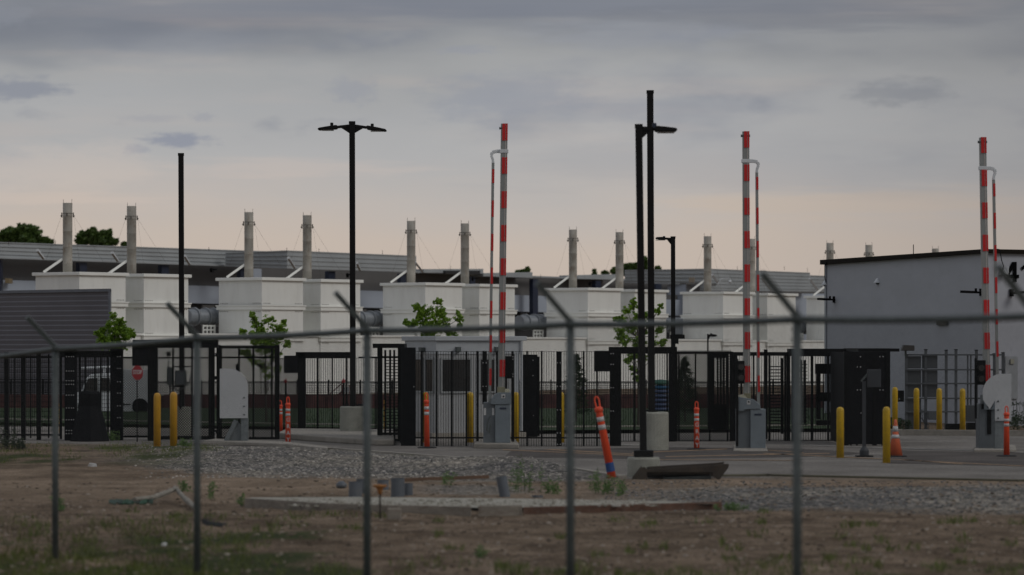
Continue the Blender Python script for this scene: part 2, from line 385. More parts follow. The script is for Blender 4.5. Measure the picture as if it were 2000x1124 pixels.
def gn(scale, det, rough=0.6, vor=False):
    q = n.new('ShaderNodeTexVoronoi' if vor else 'ShaderNodeTexNoise'); q.inputs['Scale'].default_value = scale
    if not vor: q.inputs['Detail'].default_value = det; q.inputs['Roughness'].default_value = rough
    t.links.new(tcn.outputs['Object'], q.inputs['Vector']); return q
def gr_(inp, els):
    r = n.new('ShaderNodeValToRGB'); t.links.new(inp, r.inputs[0])
    r.color_ramp.elements[0].position = els[0][0]; r.color_ramp.elements[0].color = (*els[0][1],1)
    r.color_ramp.elements[1].position = els[-1][0]; r.color_ramp.elements[1].color = (*els[-1][1],1)
    for p_, c_ in els[1:-1]: e = r.color_ramp.elements.new(p_); e.color = (*c_,1)
    return r.outputs[0]
def gmix(f, a, b_):
    m_ = n.new('ShaderNodeMix'); m_.data_type = 'RGBA'; t.links.new(f, m_.inputs[0]); t.links.new(a, m_.inputs[6]); t.links.new(b_, m_.inputs[7]); return m_.outputs[2]
dsh = gr_(gn(0.8, 5, 0.65).outputs['Fac'], [(0.36,(0.62,0.60,0.56)),(0.64,(1.35,1.38,1.40))])
dirt = gr_(gn(2.2, 12, 0.86).outputs['Fac'], [(0.36,(0.045,0.031,0.022)),(0.46,(0.135,0.095,0.063)),(0.56,(0.20,0.147,0.104)),(0.68,(0.40,0.31,0.225))])
def gmul(a, b_):
    m_ = n.new('ShaderNodeMix'); m_.data_type = 'RGBA'; m_.blend_type = 'MULTIPLY'; m_.inputs[0].default_value = 1; t.links.new(a, m_.inputs[6]); t.links.new(b_, m_.inputs[7]); return m_.outputs[2]
dirt = gmul(dirt, dsh)
tan = gr_(gn(3.0, 8, 0.7).outputs['Fac'], [(0.3,(0.20,0.145,0.098)),(0.7,(0.42,0.32,0.23))])
grv = gn(17, 0, vor=True); 
gravel = gr_(grv.outputs['Color'], [(0.1,(0.06,0.058,0.054)),(0.45,(0.19,0.18,0.165)),(0.7,(0.32,0.295,0.26)),(0.95,(0.55,0.51,0.45))])
gsh = gr_(gn(0.55, 4).outputs['Fac'], [(0.35,(0.55,0.56,0.60)),(0.65,(1.1,1.06,0.98))])
mm_ = n.new('ShaderNodeMix'); mm_.data_type = 'RGBA'; mm_.blend_type = 'MULTIPLY'; mm_.inputs[0].default_value = 1
t.links.new(gravel, mm_.inputs[6]); t.links.new(gsh, mm_.inputs[7]); gravel = mm_.outputs[2]
grass = gr_(gn(6, 6, 0.7).outputs['Fac'], [(0.3,(0.02,0.028,0.008)),(0.55,(0.05,0.062,0.018)),(0.75,(0.10,0.095,0.045))])
c1 = gmix(sp.outputs[1], dirt, tan); c2_ = gmix(sp.outputs[0], c1, gravel); c3 = gmix(sp.outputs[2], c2_, grass)
t.links.new(c3, b.inputs['Base Color'])
bp = n.new('ShaderNodeBump'); bp.inputs['Strength'].default_value = 0.7; bp.inputs['Distance'].default_value = 0.04
ad = n.new('ShaderNodeMath'); ad.operation = 'ADD'; t.links.new(gn(9, 8, 0.7).outputs['Fac'], ad.inputs[0]); t.links.new(grv.outputs['Distance'], ad.inputs[1])
t.links.new(ad.outputs[0], bp.inputs['Height']); t.links.new(bp.outputs[0], b.inputs['Normal'])
me.materials.append(gm)
gob = bpy.data.objects.new('ground', me); COL.objects.link(gob); gob['kind'] = 'structure'

def asphalt(name, c1, c2, sc=0.5):
    m = bpy.data.materials.new(name); m.use_nodes = True; t = m.node_tree; n = t.nodes; b = n['Principled BSDF']
    tcn = n.new('ShaderNodeTexCoord'); a = n.new('ShaderNodeTexNoise'); a.inputs['Scale'].default_value = sc; a.inputs['Detail'].default_value = 8; a.inputs['Roughness'].default_value = 0.65
    t.links.new(tcn.outputs['Object'], a.inputs['Vector'])
    r = n.new('ShaderNodeValToRGB'); t.links.new(a.outputs['Fac'], r.inputs[0]); r.color_ramp.elements[0].position = 0.35; r.color_ramp.elements[1].position = 0.68
    r.color_ramp.elements[0].color = (*c1,1); r.color_ramp.elements[1].color = (*c2,1)
    g2 = n.new('ShaderNodeTexNoise'); g2.inputs['Scale'].default_value = 60; t.links.new(tcn.outputs['Object'], g2.inputs['Vector'])
    mr = n.new('ShaderNodeMapRange'); mr.inputs['To Min'].default_value = 0.6; mr.inputs['To Max'].default_value = 1.4; t.links.new(g2.outputs['Fac'], mr.inputs['Value'])
    v = n.new('ShaderNodeVectorMath'); v.operation = 'SCALE'; t.links.new(r.outputs[0], v.inputs[0]); t.links.new(mr.outputs[0], v.inputs['Scale'])
    t.links.new(v.outputs[0], b.inputs['Base Color']); b.inputs['Roughness'].default_value = 0.9; b.inputs['Specular IOR Level'].default_value = 0.2
    return m
ASP = asphalt('worn asphalt', (0.135,0.122,0.107), (0.25,0.23,0.205))
ASPD = asphalt('newer dark asphalt', (0.065,0.056,0.05), (0.12,0.105,0.094), 0.9)
LAWNM = asphalt('lawn turf', (0.012,0.028,0.006), (0.03,0.052,0.013), 1.5)
def sheet(name, pts, z, m, kind='structure', label=None):
    mb = MB(); q = [G(px, py, z) for px, py in pts]; mb.add(q, [tuple(range(len(q)))])
    o = mb.build(name, m); o['kind'] = kind
    return o
sheet('road', [(px, edge_py(px)) for px in (0,385,560,735,1000,1150,1225,1500,2000,2500)]+[(2600,836),(2300,836),(2000,849),(1740,847),(1640,838),(1000,842),(240,829),(-300,822),(-300,866)], 0.004, ASP)
sheet('dark_road_patch', [(985,893),(1235,897),(1560,893),(1700,886),(1560,876),(1320,874),(1000,879)], 0.008, ASPD)
sheet('dark_road_lane', [(1735,905),(2300,918),(2300,888),(1980,884),(1740,880)], 0.008, ASPD)
# lawn behind the gates
lawn_pts = [(-300,821),(240,828),(1000,841),(1640,837),(1760,832),(1760,797),(1000,798),(-300,797)]
sheet('lawn', lawn_pts, 0.09, LAWNM)
def strip(name, pts, wpx, h, m, z0=0.0):
    """kerb along a ground polyline: real step"""
    P = [G(px, py) for px, py in pts]; mb = MB()
    for a, b in zip(P, P[1:]):
        d = (b-a); d.z = 0; nrm = Vector((-d.y, d.x, 0)).normalized()*wpx
        mb.prism([a+Vector((0,0,z0)), b+Vector((0,0,z0)), b+nrm+Vector((0,0,z0)), a+nrm+Vector((0,0,z0))], (0,0,h-z0))
    o = mb.build(name, m); o['kind'] = 'structure'; return o
strip('lawn_kerb', [(-300,823),(240,830),(560,836.5),(1000,843),(1640,839)], 0.16, 0.12, CONCK)
strip('road_kerb', [(385,868.5),(560,872.5),(735,885.5),(1000,905.5),(1150,922.5),(1225,935.5)], -0.14, 0.05, CONCK, -0.05)
strip('road_edging', [(1290,932),(1500,929.5),(2000,940.5),(2400,944)], -0.2, 0.03, mat('mossy edging',(0.11,0.10,0.065),.95,var=.2,scale=3,bump=.3), -0.05)
strip('building_kerb', [(1690,849),(1760,851),(2000,853),(2350,842)], 0.25, 0.13, CONCK)
sheet('planting_bed', [(1690,848),(2000,850.5),(2350,840),(2350,812),(1690,812)], 0.02, gm)
sheet('road_line', [(1080,877.5),(1240,887),(1240,888),(1060,878.3)], 0.012, LINE)
for q in ([(985,878),(1240,889.5),(1240,890.6),(980,879.2)], [(1235,884),(1420,876.5),(1420,877.8),(1235,885.4)], [(1300,891.5),(1620,885),(1620,886.2),(1300,892.8)],
          [(1490,885.0),(1800,899.5),(1800,900.6),(1490,886.2)], [(1800,900),(2100,915),(2100,916),(1800,901.2)], [(1760,897),(1880,906),(1880,907.2),(1760,898.2)], [(1240,897),(1560,899),(1560,900),(1240,898)],[(1500,879),(1570,884),(1570,885),(1500,880)]):
    sheet('road_line', q, 0.012, LINE)
sheet('road_line', [(1580,869.5),(2000,883),(2000,883.9),(1580,870.4)], 0.012, LINEW)
sheet('road_line', [(1200,868.5),(1260,868.5),(1260,869.6),(1200,869.6)], 0.012, LINEW)
# raised concrete island
mb = MB(); P = [G(px, py) for px, py in ((540,857),(600,862.5),(735,871),(770,871),(770,850),(560,848))]; mb.prism(P, (0,0,0.13)); o = mb.build('traffic_island', CONCK, bevel=0.03); o['kind'] = 'structure'
mb = MB(); P = [G(px, py) for px, py in ((398,868),(452,870.5),(560,875),(640,884),(640,880),(560,870.5),(470,866),(420,864.5))]; mb.prism(P, (0,0,0.08)); o = mb.build('concrete_footway', CONCK, bevel=0.02); o['kind'] = 'structure'

# stones and grass (too many to count)
def stones(name, n_, xr, yr, size, m):
    mb = MB()
    for _ in range(n_):
        px = random.uniform(*xr); py = random.uniform(*yr)
        if py < edge_py(px)+3: continue
        if name == 'gravel' and random.random() > sm(230, 560, px+random.uniform(-60,60)): continue
        p = G(px, py); p.z = hgt(p.x, p.y); s = size*random.uniform(0.4, 1.3)
        vs = []
        for z_, r_ in ((-0.2,1),(0.35,0.85)):
            for k in range(5):
                a = 2*math.pi*k/5+random.random()*0.8
                vs.append(p+Vector((math.cos(a)*r_*s*random.uniform(.7,1.2), math.sin(a)*r_*s*random.uniform(.7,1.2), z_*s*random.uniform(.7,1.4))))
        vs.append(p+Vector((0,0,s*0.6)))
        mb.add(vs, [(k,(k+1)%5,5+(k+1)%5,5+k) for k in range(5)]+[(5+k,5+(k+1)%5,10) for k in range(5)])
    o = mb.build(name, m); tag(o, kind='stuff'); return o
def stonemat(name, els):
    m = bpy.data.materials.new(name); m.use_nodes = True; t = m.node_tree; n = t.nodes; b = n['Principled BSDF']; b.inputs['Roughness'].default_value = 0.95
    g = n.new('ShaderNodeNewGeometry'); r = n.new('ShaderNodeValToRGB'); t.links.new(g.outputs['Random Per Island'], r.inputs[0])
    r.color_ramp.elements[0].color = (*els[0],1); r.color_ramp.elements[1].color = (*els[-1],1)
    for i, e_ in enumerate(els[1:-1]): e = r.color_ramp.elements.new((i+1)/(len(els)-1)); e.color = (*e_,1)
    t.links.new(r.outputs[0], b.inputs['Base Color']); return m
SM = stonemat('gravel stones', [(0.07,0.07,0.066),(0.20,0.19,0.175),(0.34,0.31,0.27),(0.58,0.54,0.48)])
o = stones('gravel', 11000, (240,1120), (872,934), 0.021, SM); tag(o, 'loose grey gravel heaped beside the road', 'gravel')
o = stones('road_edge_gravel', 2600, (1180,2050), (940,998), 0.018, stonemat('grey gravel stones', [(0.05,0.052,0.055),(0.10,0.105,0.11),(0.20,0.2,0.2)])); tag(o, 'loose grey gravel band on the right', 'gravel')
o = stones('rubble', 5200, (-20,2020), (938,1180), 0.026, stonemat('dirt clods', [(0.05,0.035,0.022),(0.15,0.11,0.075),(0.20,0.15,0.11),(0.38,0.33,0.27)])); tag(o, 'scattered clods and pebbles on the bare dirt', 'rubble')
def blades(name, clumps, m, hgt_, wid, label):
    mb = MB()
    for px, py, rx, ry, n_ in clumps:
        for _ in range(n_):
            a = random.random()*2*math.pi; r = math.sqrt(random.random())
            x_ = px+rx*r*math.cos(a); y_ = py+ry*r*math.sin(a)
            if y_ < HY+60: continue
            p = G(x_, y_); p.z = hgt(p.x, p.y)-0.01
            h_ = hgt_*random.uniform(0.4, 1.25); t_ = random.random()*2*math.pi; ww = wid*random.uniform(.6,1.3)
            l_ = Vector((random.gauss(0,.35), random.gauss(0,.35), 1))*h_; s_ = Vector((math.cos(t_), math.sin(t_)*.5, 0))*ww
            mb.add([p-s_, p+s_, p+l_*0.55+s_*0.6, p+l_, p+l_*0.55-s_*0.6], [(0,1,2,3,4)])
    o = mb.build(name, m); tag(o, label, 'grass', kind='stuff'); return o
cl = []
for _ in range(90):
    px = random.uniform(-20, 480); py = random.uniform(1015, 1140); cl.append((px, py, random.uniform(15,50), random.uniform(4,14), int(26+60*max(0,(py-1040)/80))))
for px, py, rx, ry, n_ in ((1000,1100,40,9,130),(1075,1112,60,10,160),(1260,1112,60,10,160),(1340,1104,40,8,90),(1150,1098,40,8,90),(650,1100,40,6,90),(870,1090,110,9,100),(640,1122,80,10,120),(1480,1100,60,10,90),(1560,1098,40,8,60),(1640,1090,40,8,60),(1750,1112,40,8,50),(1830,1092,30,8,40),(1960,1098,40,8,60),(1400,1108,40,8,70),(480,1050,60,12,80),(250,1030,80,10,120),(560,1030,50,8,60),(620,1012,60,5,60),(730,1014,60,5,40),(1800,1118,200,8,120)):
    cl.append((px, py, rx, ry, n_))
for _ in range(110): cl.append((random.uniform(-20,2020), random.uniform(1000,1150)+random.random()**2*20, random.uniform(8,26), random.uniform(2,6), 34))
blades('foreground_grass', cl, BLADE, 0.09, 0.007, 'out of focus grass tufts on the foreground dirt')
cl = [(random.uniform(-40,420), random.uniform(1030,1150), 30, 10, 26) for _ in range(50)]
blades('dry_grass', cl, BLADE2, 0.11, 0.006, 'dry brown grass at the lower left')
cl = [(random.uniform(-10,430), random.uniform(868,900), 26, 4, 34) for _ in range(70)]
cl += [(455,868,28,2.5,160),(500,866,20,2,60),(640,881,30,2,60),(712,884,18,2,50),(790,900,20,2,20),(360,875,20,3,120),(1030,917,25,3,30)]
blades('verge_grass', cl, BLADE, 0.075, 0.006, 'low green weeds on the gravel verge at the gates')
cl = [(random.uniform(240,1640), random.uniform(802,834), 50, 3, 60) for _ in range(90)]
mb = MB()
for _ in range(9000):
    p = G(random.uniform(0,1640), random.uniform(800,836), 0.09)
    h_ = random.uniform(.03,.08); s_ = Vector((0.006,0,0)); l_ = Vector((random.gauss(0,.02), 0, h_))
    mb.add([p-s_, p+s_, p+l_], [(0,1,2)])
tag(mb.build('lawn_grass', leafmat('lawn blade', (0.015,0.035,0.008), (0.035,0.065,0.015))), 'mown green lawn between the gates and the yard fence', 'grass', kind='stuff')

# ================================================================== generator row
U = Vector((0.614,0.789,0)); V = Vector((-0.789,0.614,0))
def fdr(x): return 52*(1-0.000162*(x-132))
CHX = [132,257,486,600,803,908,1119,1210,1382,1468,1621,1697,1827,1900]
CHY = [397,403,415,421,432,437,449,454,462,467,475,479,486,490]
ordw = ['first','second','third','fourth','fifth','sixth','seventh','eighth','ninth','tenth','eleventh','twelfth','thirteenth','fourteenth']
ex = {0:'behind the slate screen wall', 1:'behind the plain leftmost pole', 2:'right of the plain leftmost pole', 3:'left of the two headed lamp pole', 4:'above the booth\'s left side', 5:'behind the leftmost barrier boom', 6:'right of the leftmost barrier', 7:'left of the two tall lamp poles', 8:'right of the far lamp pole', 9:'behind the middle barrier boom', 10:'half hidden by the numbered building', 11:'only its stack top showing', 12:'the lowest stack top showing'}
LE, WE = 2.45, 2.3
def obox(mb, c, a0, a1, b0, b1, z0, z1):
    """box on the row's axes: a along U, b along V from point c"""
    q = [c+U*a+V*b for a, b in ((a0,b0),(a1,b0),(a1,b1),(a0,b1))]
    for p in q: p.z = z0
    return mb.prism(q, (0,0,z1-z0))
roofz = []
for i, (cx, cy) in enumerate(zip(CHX[:13], CHY)):
    d = F/fdr(cx); ztop = zz(cy, d); zr = ztop-2.62; roofz.append(zr)
    cpos = Vector((xx(cx, d), d, 0)); cor = cpos-V*(0.64*WE)-U*(0.35*LE)
    root = thing('generator_enclosure', 'cream enclosure with stack, %s in the row, %s' % (ordw[i], ex[i]), 'generator enclosure', (cor.x, cor.y, 0), 'generator enclosures in the long row')
    mb = MB(); obox(mb, cor, 0, LE, 0, WE, -0.3, zr-0.05); mb.build('body', CREAM, root)
    mb = MB(); obox(mb, cor, -0.1, LE+0.1, -0.1, WE+0.1, zr-0.12, zr); mb.build('cornice', CREAM2, root, bevel=0.01)
    for k, dz in enumerate((1.18, 2.42)):
        mb = MB(); obox(mb, cor, -0.07, LE+0.07, -0.07, WE+0.07, zr-dz-0.09, zr-dz+0.09)
        obox(mb, cor, -0.10, LE+0.10, -0.10, WE+0.10, zr-dz+0.05, zr-dz+0.09); mb.build('band', CREAM2, root)
        mb = MB()
        for dz2 in (0.16, -0.16):
            for a in [0.1+0.09*q for q in range(5)]+[LE-0.1-0.09*q for q in range(5)]:
                p = cor+U*a; p.z = zr-dz+dz2; mb.box((-0.012,-0.012,-0.012),(0.012,0.012,0.012), 0, p-V*0.005)
            for a in [0.1+0.09*q for q in range(5)]+[WE-0.1-0.09*q for q in range(5)]:
                p = cor+V*a; p.z = zr-dz+dz2; mb.box((-0.012,-0.012,-0.012),(0.012,0.012,0.012), 0, p-U*0.005)
        mb.build('bolts', RUST, root)
    # vertical pressed ribs on the sunny face
    # stack
    mb = MB(); r = 0.18
    mb.lathe([(r,zr-0.02),(r,zr+0.35),(r+.004,zr+0.36),(r,zr+0.37),(r,zr+0.95),(r+.006,zr+.96),(r,zr+.98),(r,zr+1.55),(r+.006,zr+1.56),(r,zr+1.58),(r,zr+2.12),(r+.005,zr+2.13),(r,zr+2.15),(r,ztop),(r-0.02,ztop),(r-0.02,ztop-0.3)], cpos, 20)
    ch = mb.build('stack', CHIM, root, smooth=True)
    mb = MB(); mb.lathe([(r+.004,ztop-0.40),(r+.004,ztop-0.38)], cpos, 20)
    for s_ in (-1, 1):
        p = cpos+Vector((s_*(r+0.035), 0, ztop-0.42)); mb.box((-0.02,-0.02,-0.12),(0.02,0.02,0.06),0,p)
        mb.tube(p+Vector((0,0,-0.03)), p+Vector((s_*0.05,0,-0.06)), 0.014, n=6); mb.tube(p+Vector((s_*0.05,0,-0.06)), p+Vector((0,0,-0.11)), 0.014, n=6)
    mb.box((-0.02,-r-0.05,-0.08),(0.02,-r,0.03),0,cpos+Vector((0,0,ztop-0.42)))
    mb.build('collar', mat('dull stack bracket',(0.10,0.09,0.075),0.7), ch)
    mb = MB()
    for s_ in (-1, 1): mb.tube(cpos+Vector((s_*0.15,0,ztop-0.1)), cpos+Vector((s_*0.16,0,ztop+0.14)), 0.008, n=5)
    mb.build('lightning_rod', RUST, ch)
    mb = MB(); a = cpos+Vector((-r*0.8,0,zr+0.55)); b_ = cpos+Vector((-0.85,-0.35,zr+0.02)); mb.bar(a, b_, 0.09, 0.07); mb.build('brace', CREAM2, root)
    for tx, ty in ((-0.9,-0.5),(1.55,0.6),(0.6,-0.9)):
        mb = MB(); q = cpos+Vector((tx, ty, zr)); q.z = zr; mb.tube(cpos+Vector((math.copysign(r+0.05,tx),0,ztop-0.48)), q, 0.0032, n=4); mb.build('guy_wire', RUST, root)
# long fuel skids between the pairs
gapw = ['first','second','third','fourth','fifth','sixth']
for k in range(0, 12, 2):
    d = F/fdr(CHX[k]); c0 = Vector((xx(CHX[k], d), d, 0))-V*(0.64*WE)-U*(0.35*LE)
    nk = min(k+2, 12); d2 = F/fdr(CHX[nk]); c1_ = Vector((xx(CHX[nk], d2), d2, 0))-V*(0.64*WE)-U*(0.35*LE)
    ln = (c1_-c0).length
    zt = roofz[k]-2.42+0.1
    root = thing('fuel_skid', 'cream base tank running under the %s pair of enclosures from the left' % gapw[k//2], 'base tank', (c0.x, c0.y, 0), 'base tanks under the generator row')
    mb = MB(); obox(mb, c0, -0.02, ln-0.06, 0.06, 1.9, -0.3, zt); mb.build('tank', CREAM, root)
    mb = MB(); obox(mb, c0, 2.5, ln-0.06, 0.0, 1.95, zt-0.03, zt+0.05); mb.build('deck', CREAM2, root)
    # silencer in the gap after the pair
    if k > 8: continue
    gx = (398,728,1040,1330,1566)[k//2]; fg = fdr(gx); gy = (627,632,636,643,648)[k//2]
    s0 = (c0+U*(ln-1.3))+V*2.85; s1 = (c0+U*(ln+2.3))+V*2.85; zc = zt+0.72
    s0.z = s1.z = zc
    root = thing('exhaust_silencer', 'grey flanged silencer drum in the %s gap of the generator row' % gapw[k//2], 'silencer', (s0.x, s0.y, zc), 'silencers between the enclosures')
    mb = MB(); mb.tube(s0, s1, 0.30, n=24, cap=True); mb.build('drum', DUCT, root, smooth=True)
    for q in (0.12, 0.30, 0.42, 0.52, 0.72):
        p = s0.lerp(s1, q); mb = MB(); mb.tube(p-U*0.035, p+U*0.035, 0.38, n=24); mb.build('flange', DUCT, root, smooth=True)
    for q in (0.25, 0.55, 0.85):
        p = s0.lerp(s1, q)-V*0.35; mb = MB(); c_ = p.copy()
        for a in (-0.33,-0.11,0.11,0.33): obox(mb, c_, a-0.03, a+0.03, -0.06, 0, zt, zt+0.40)
        for zq in (0.04, 0.2, 0.36): obox(mb, c_, -0.36, 0.36, -0.055, -0.005, zt+zq-0.03, zt+zq+0.03)
        mb.build('cradle', CREAM2, root)

# ================================================================== main building behind
def fdm(x): return 36*(6200-x)/6200
def face(mb, x0, yt0, yb0, x1, yt1, yb1, k0=1.0, k1=1.0, th=0.4):
    d0 = F/(fdm(x0)*k0); d1 = F/(fdm(x1)*k1)
    a, b_, c_, d_ = W(x0,yb0,d0), W(x1,yb1,d1), W(x1,yt1,d1), W(x0,yt0,d0)
    nrm = (b_-a).cross(d_-a); nrm.z = 0; nrm.normalize()
    if nrm.y < 0: nrm = -nrm
    return mb.prism([a,b_,c_,d_], nrm*th)
root = thing('data_hall', 'long low industrial hall with grey ribbed roof screens behind the generators', 'building', (xx(700,F/fdm(700)), F/fdm(700), 0))
yg = lambda x: HY+ (H+0.3)*fdm(x)
mb = MB(); face(mb, -150, 498, 543, 1345, 552.5, 586.7, th=14); mb.build('upper_wall', WALLD, root)
mb = MB(); face(mb, -150, 542.6, 579, 1345, 586.7, 617.6, 1.002, 1.002, th=0.6); mb.build('panel_band', WALLW, root)
mb = MB(); face(mb, -150, 579, yg(-150), 1345, 617.6, yg(1345), th=12); mb.build('base_wall', WALLB, root)
for x0, x1 in ((392,425),(700,722),(1014,1036),(1300,1312)):
    mb = MB(); y_ = 583+0.0257*x0; face(mb, x0+4, y_+3, y_+14, x1-6, y_+3.5, y_+14, 1.003, 1.003, th=0.1); mb.build('shutter', WALLD, root)
def screen(x0,yt0,yb0,x1,yt1,yb1,k0,k1,name='roof_screen',ribs=4):
    mb = MB()
    for r_ in range(ribs):
        a, b_ = r_/ribs, (r_+1)/ribs
        for (u0, u1, kk) in ((a, a+0.22/ribs, 1.0004), (a+0.22/ribs, b_, 1.0)):
            # pressed profile: a proud rib over a recessed pan, stepping outwards towards the top
            lean = (1-b_)*0.0006
            face(mb, x0, yt0+(yb0-yt0)*u0, yt0+(yb0-yt0)*u1, x1, yt1+(yb1-yt1)*u0, yt1+(yb1-yt1)*u1, k0*(kk+lean), k1*(kk+lean), th=0.5)
    return mb.build(name, SCREEN, root)
screen(-150,468,498, 520,491,522, 1.01, 1.01)
screen(440,494,520, 561,489.5,525, 1.015, 1.045)
screen(561,489.5,525, 813,500,532, 1.045, 1.03)
screen(1220,528,553, 1380,525,557, 1.01, 1.05)
screen(1380,525,568, 1582,533,570.5, 1.05, 1.035, ribs=6)
screen(1582,538,570.5, 1720,543,574, 1.03, 1.03, ribs=5)
mb = MB(); face(mb, 1417, 571, yg(1417), 1720, 573, yg(1700), 1.03, 1.03, th=6); mb.build('panel_band', WALLW, root)
mb = MB(); face(mb, 1340, 556, 576, 1417, 557, 577, 1.04, 1.04, th=1.5); face(mb, 495,525,546, 511,525.5,546.5,1.02,1.02,th=.5); mb.build('canopy_panel', WALLW, root)
mb = MB(); face(mb, 1417,568,572,1612,570,574,1.045,1.045,th=.6); face(mb,1340,553,556,1432,554,557,1.045,1.045,th=.5); mb.build('soffit', WALLD, root)
mb = MB(); face(mb, 828,526,533, 944,525.5,535, 1.01,1.01,th=2); mb.build('roof_unit', SCREEN, root)
mb = MB(); face(mb, 870,529,535, 938,529,536, 1.014,1.014,th=.2); mb.build('roof_unit_louvre', WALLB, root)
mb = MB(); face(mb, 944,534,540, 1040,532,543, 1.01,1.01,th=1.5); mb.build('parapet', SCREEN, root)
mb = MB(); face(mb, 1128,538,545, 1210,536,547, 1.01,1.01,th=1.5); mb.build('parapet', SCREEN, root)
mb = MB(); face(mb, -150,497,500,820,530.5,533.5,1.012,1.012,th=.3); face(mb,820,531.2,534,1345,550,553.2,1.006,1.006,th=.3); mb.build('roof_edge', SCREEN, root)
for x_, y0_, y1_, w_ in ((156,513,534,14),(316,518,538,14),(470,525,546,7),(642,530,548,13),(783,535,556,10),(918,541,558,10),(1041,545,625,10),(1163,549,568,11),(1281,553,571,11)):
    mb = MB(); face(mb, x_, y0_, y1_, x_+w_, y0_+.4, y1_+.4, 1.01,1.01,th=.3); mb.build('downpipe', NAVY, root)
for x0, y0, x1, y1 in ((73,489,85,505),(219,494,230,510),(360,500,370,516),(563,504,575,523),(697,514,703,528),(811,513,825,531),(1391,537,1402,553),(1487,542,1507,568),(1581,545,1597,567)):
    mb = MB(); mb.bar(W(x0,y0,F/(fdm(x0)*1.06)), W(x1,y1,F/(fdm(x1)*1.05)), 0.12, 0.12); mb.build('strut', WHI, root)
for x_, y_ in ((414,527),(680,537),(925,544),(1154,553)):
    mb = MB(); fr = Fr(F/(fdm(x_)*1.02)); fr.rect(mb, x_-4, y_-1.2, x_+10, y_+1.2, -.3, .2); fr.rect(mb, x_-4, y_-3, x_, y_+5, 0,1.5); mb.build('wall_lamp', BLACK, root)
mb = MB(); fr = Fr(F/(fdm(10)*1.01)); fr.rect(mb, 10, 544, 17, 553.5, 0, 1.5); mb.build('vent_box', mat('tan box',(0.2,0.15,0.08)), root)
mb = MB(); fr.rect(mb, 0, 508, 3, 590, -.2, .5); mb.build('downpipe', NAVY, root)
mb = MB(); fr = Fr(F/(fdm(1355)*1.09)); fr.rect(mb, 1346, 542, 1357, 552, 0, .8); mb.build('vent_box', mat('sand box',(0.22,0.19,0.15)), root)
mb = MB()
for x_, y_ in ((17,472),(108,470),(408,483),(560,484),(623,486),(747,489),(880,520),(1056,536),(1440,520),(1532,520),(1577,524)):
    d = F/(fdm(x_)*1.04); mb.tube(W(x_, y_, d), W(x_, y_+8, d), 0.018, n=4)
mb.build('roof_rods', RUST, root)
# thin roof hand rail with camera
mb = MB(); d = F/(fdm(1410)*1.12)
mb.path([W(1402,556,d), W(1408,545,d), W(1425,544,d), W(1426,549,d)], 0.03, 6); mb.lathe([(0.02,0.12),(0.12,0.02),(0.1,-0.04),(0.03,-0.12)], W(1426,551,d), 12)
tag(mb.build('roof_camera', WHI), 'small white dome camera on a bent arm over the hall roof', 'camera')

# slate ribbed screen wall, left
root = thing('screen_wall', 'slate grey ribbed metal screen wall at the left edge', 'wall', (xx(110,112),112,0))
mb = MB(); NR = 24
da, db = 116.5, 110.5
def lw(px, zf, off):
    tt = (px+60)/276; d = da+(db-da)*tt; top = W(px, 571.5-5*tt, d); p = Vector((top.x, d-off, 0.0+(top.z)*zf)); return p
for r_ in range(NR):
    z0 = r_/NR; z1 = (r_+0.72)/NR; z2 = (r_+1)/NR
    mb.add([lw(-60,z0,0.0), lw(212,z0,0.0), lw(212,z1,0.025), lw(-60,z1,0.025), lw(212,z2,0.0), lw(-60,z2,0.0)], [(0,1,2,3),(3,2,4,5)])
mb.add([lw(-60,0,-0.1), lw(212,0,-0.1), lw(212,1,-0.1), lw(-60,1,-0.1)], [(0,1,2,3)])
mb.build('ribbed_panel', RIBW, root)
mb = MB(); mb.prism([lw(212,0,0.09), lw(216,0,0.09), lw(216,1.0,0.09), lw(212,1.0,0.09)], (0,0.3,0)); mb.prism([lw(-60,0.985,0.1), lw(216,0.985,0.1), lw(216,1.01,0.1), lw(-60,1.01,0.1)], (0,0.3,0)); mb.build('edge_trim', mat('slate trim',(0.13,0.14,0.16)), root)

# ================================================================== numbered building, right
root = thing('numbered_building', 'pale grey metal sided building with dark eave and large black number', 'building', (11.7, 86, 0))
dl, dc, dr_ = 98.5, 86.0, 88.5
A = lambda py: W(1612, py, dl); Cn = lambda py: W(1928, py, dc); R_ = lambda py: W(2180, py, dr_)
def bl(t, z, off=0):      # point on left wall: t 0 left..1 corner
    a = Vector((xx(1612,dl), dl, 0)); c_ = Vector((xx(1928,dc), dc, 0)); p = a.lerp(c_, t); nn = Vector((c_.y-a.y, -(c_.x-a.x), 0)).normalized()
    if nn.y > 0: nn = -nn
    p += nn*off; p.z = z; return p
def br(t, z, off=0):
    a = Vector((xx(1928,dc), dc, 0)); c_ = Vector((xx(2180,dr_), dr_, 0)); p = a.lerp(c_, t); nn = Vector((c_.y-a.y, -(c_.x-a.x), 0)).normalized()
    if nn.y > 0: nn = -nn
    p += nn*off; p.z = z; return p
def tl(px):  # t on left wall for pixel column
    lo, hi = 0.0, 1.0
    for _ in range(40):
        m_ = (lo+hi)/2; p = bl(m_, 0); q = p.x*F/p.y+1000
        if q < px: lo = m_
        else: hi = m_
    return lo
zl, zc = zz(517, dl), zz(495, dc)
zrgt = zz(500, dr_)
mb = MB()
mb.prism([bl(0,0), bl(1,0), bl(1,zc), bl(0,zl)], (3,12,0)); 
mb.prism([br(0,0), br(1,0), br(1,zrgt), br(0,zc)], (0,10,0))
mb.build('wall', PAVIL, root)
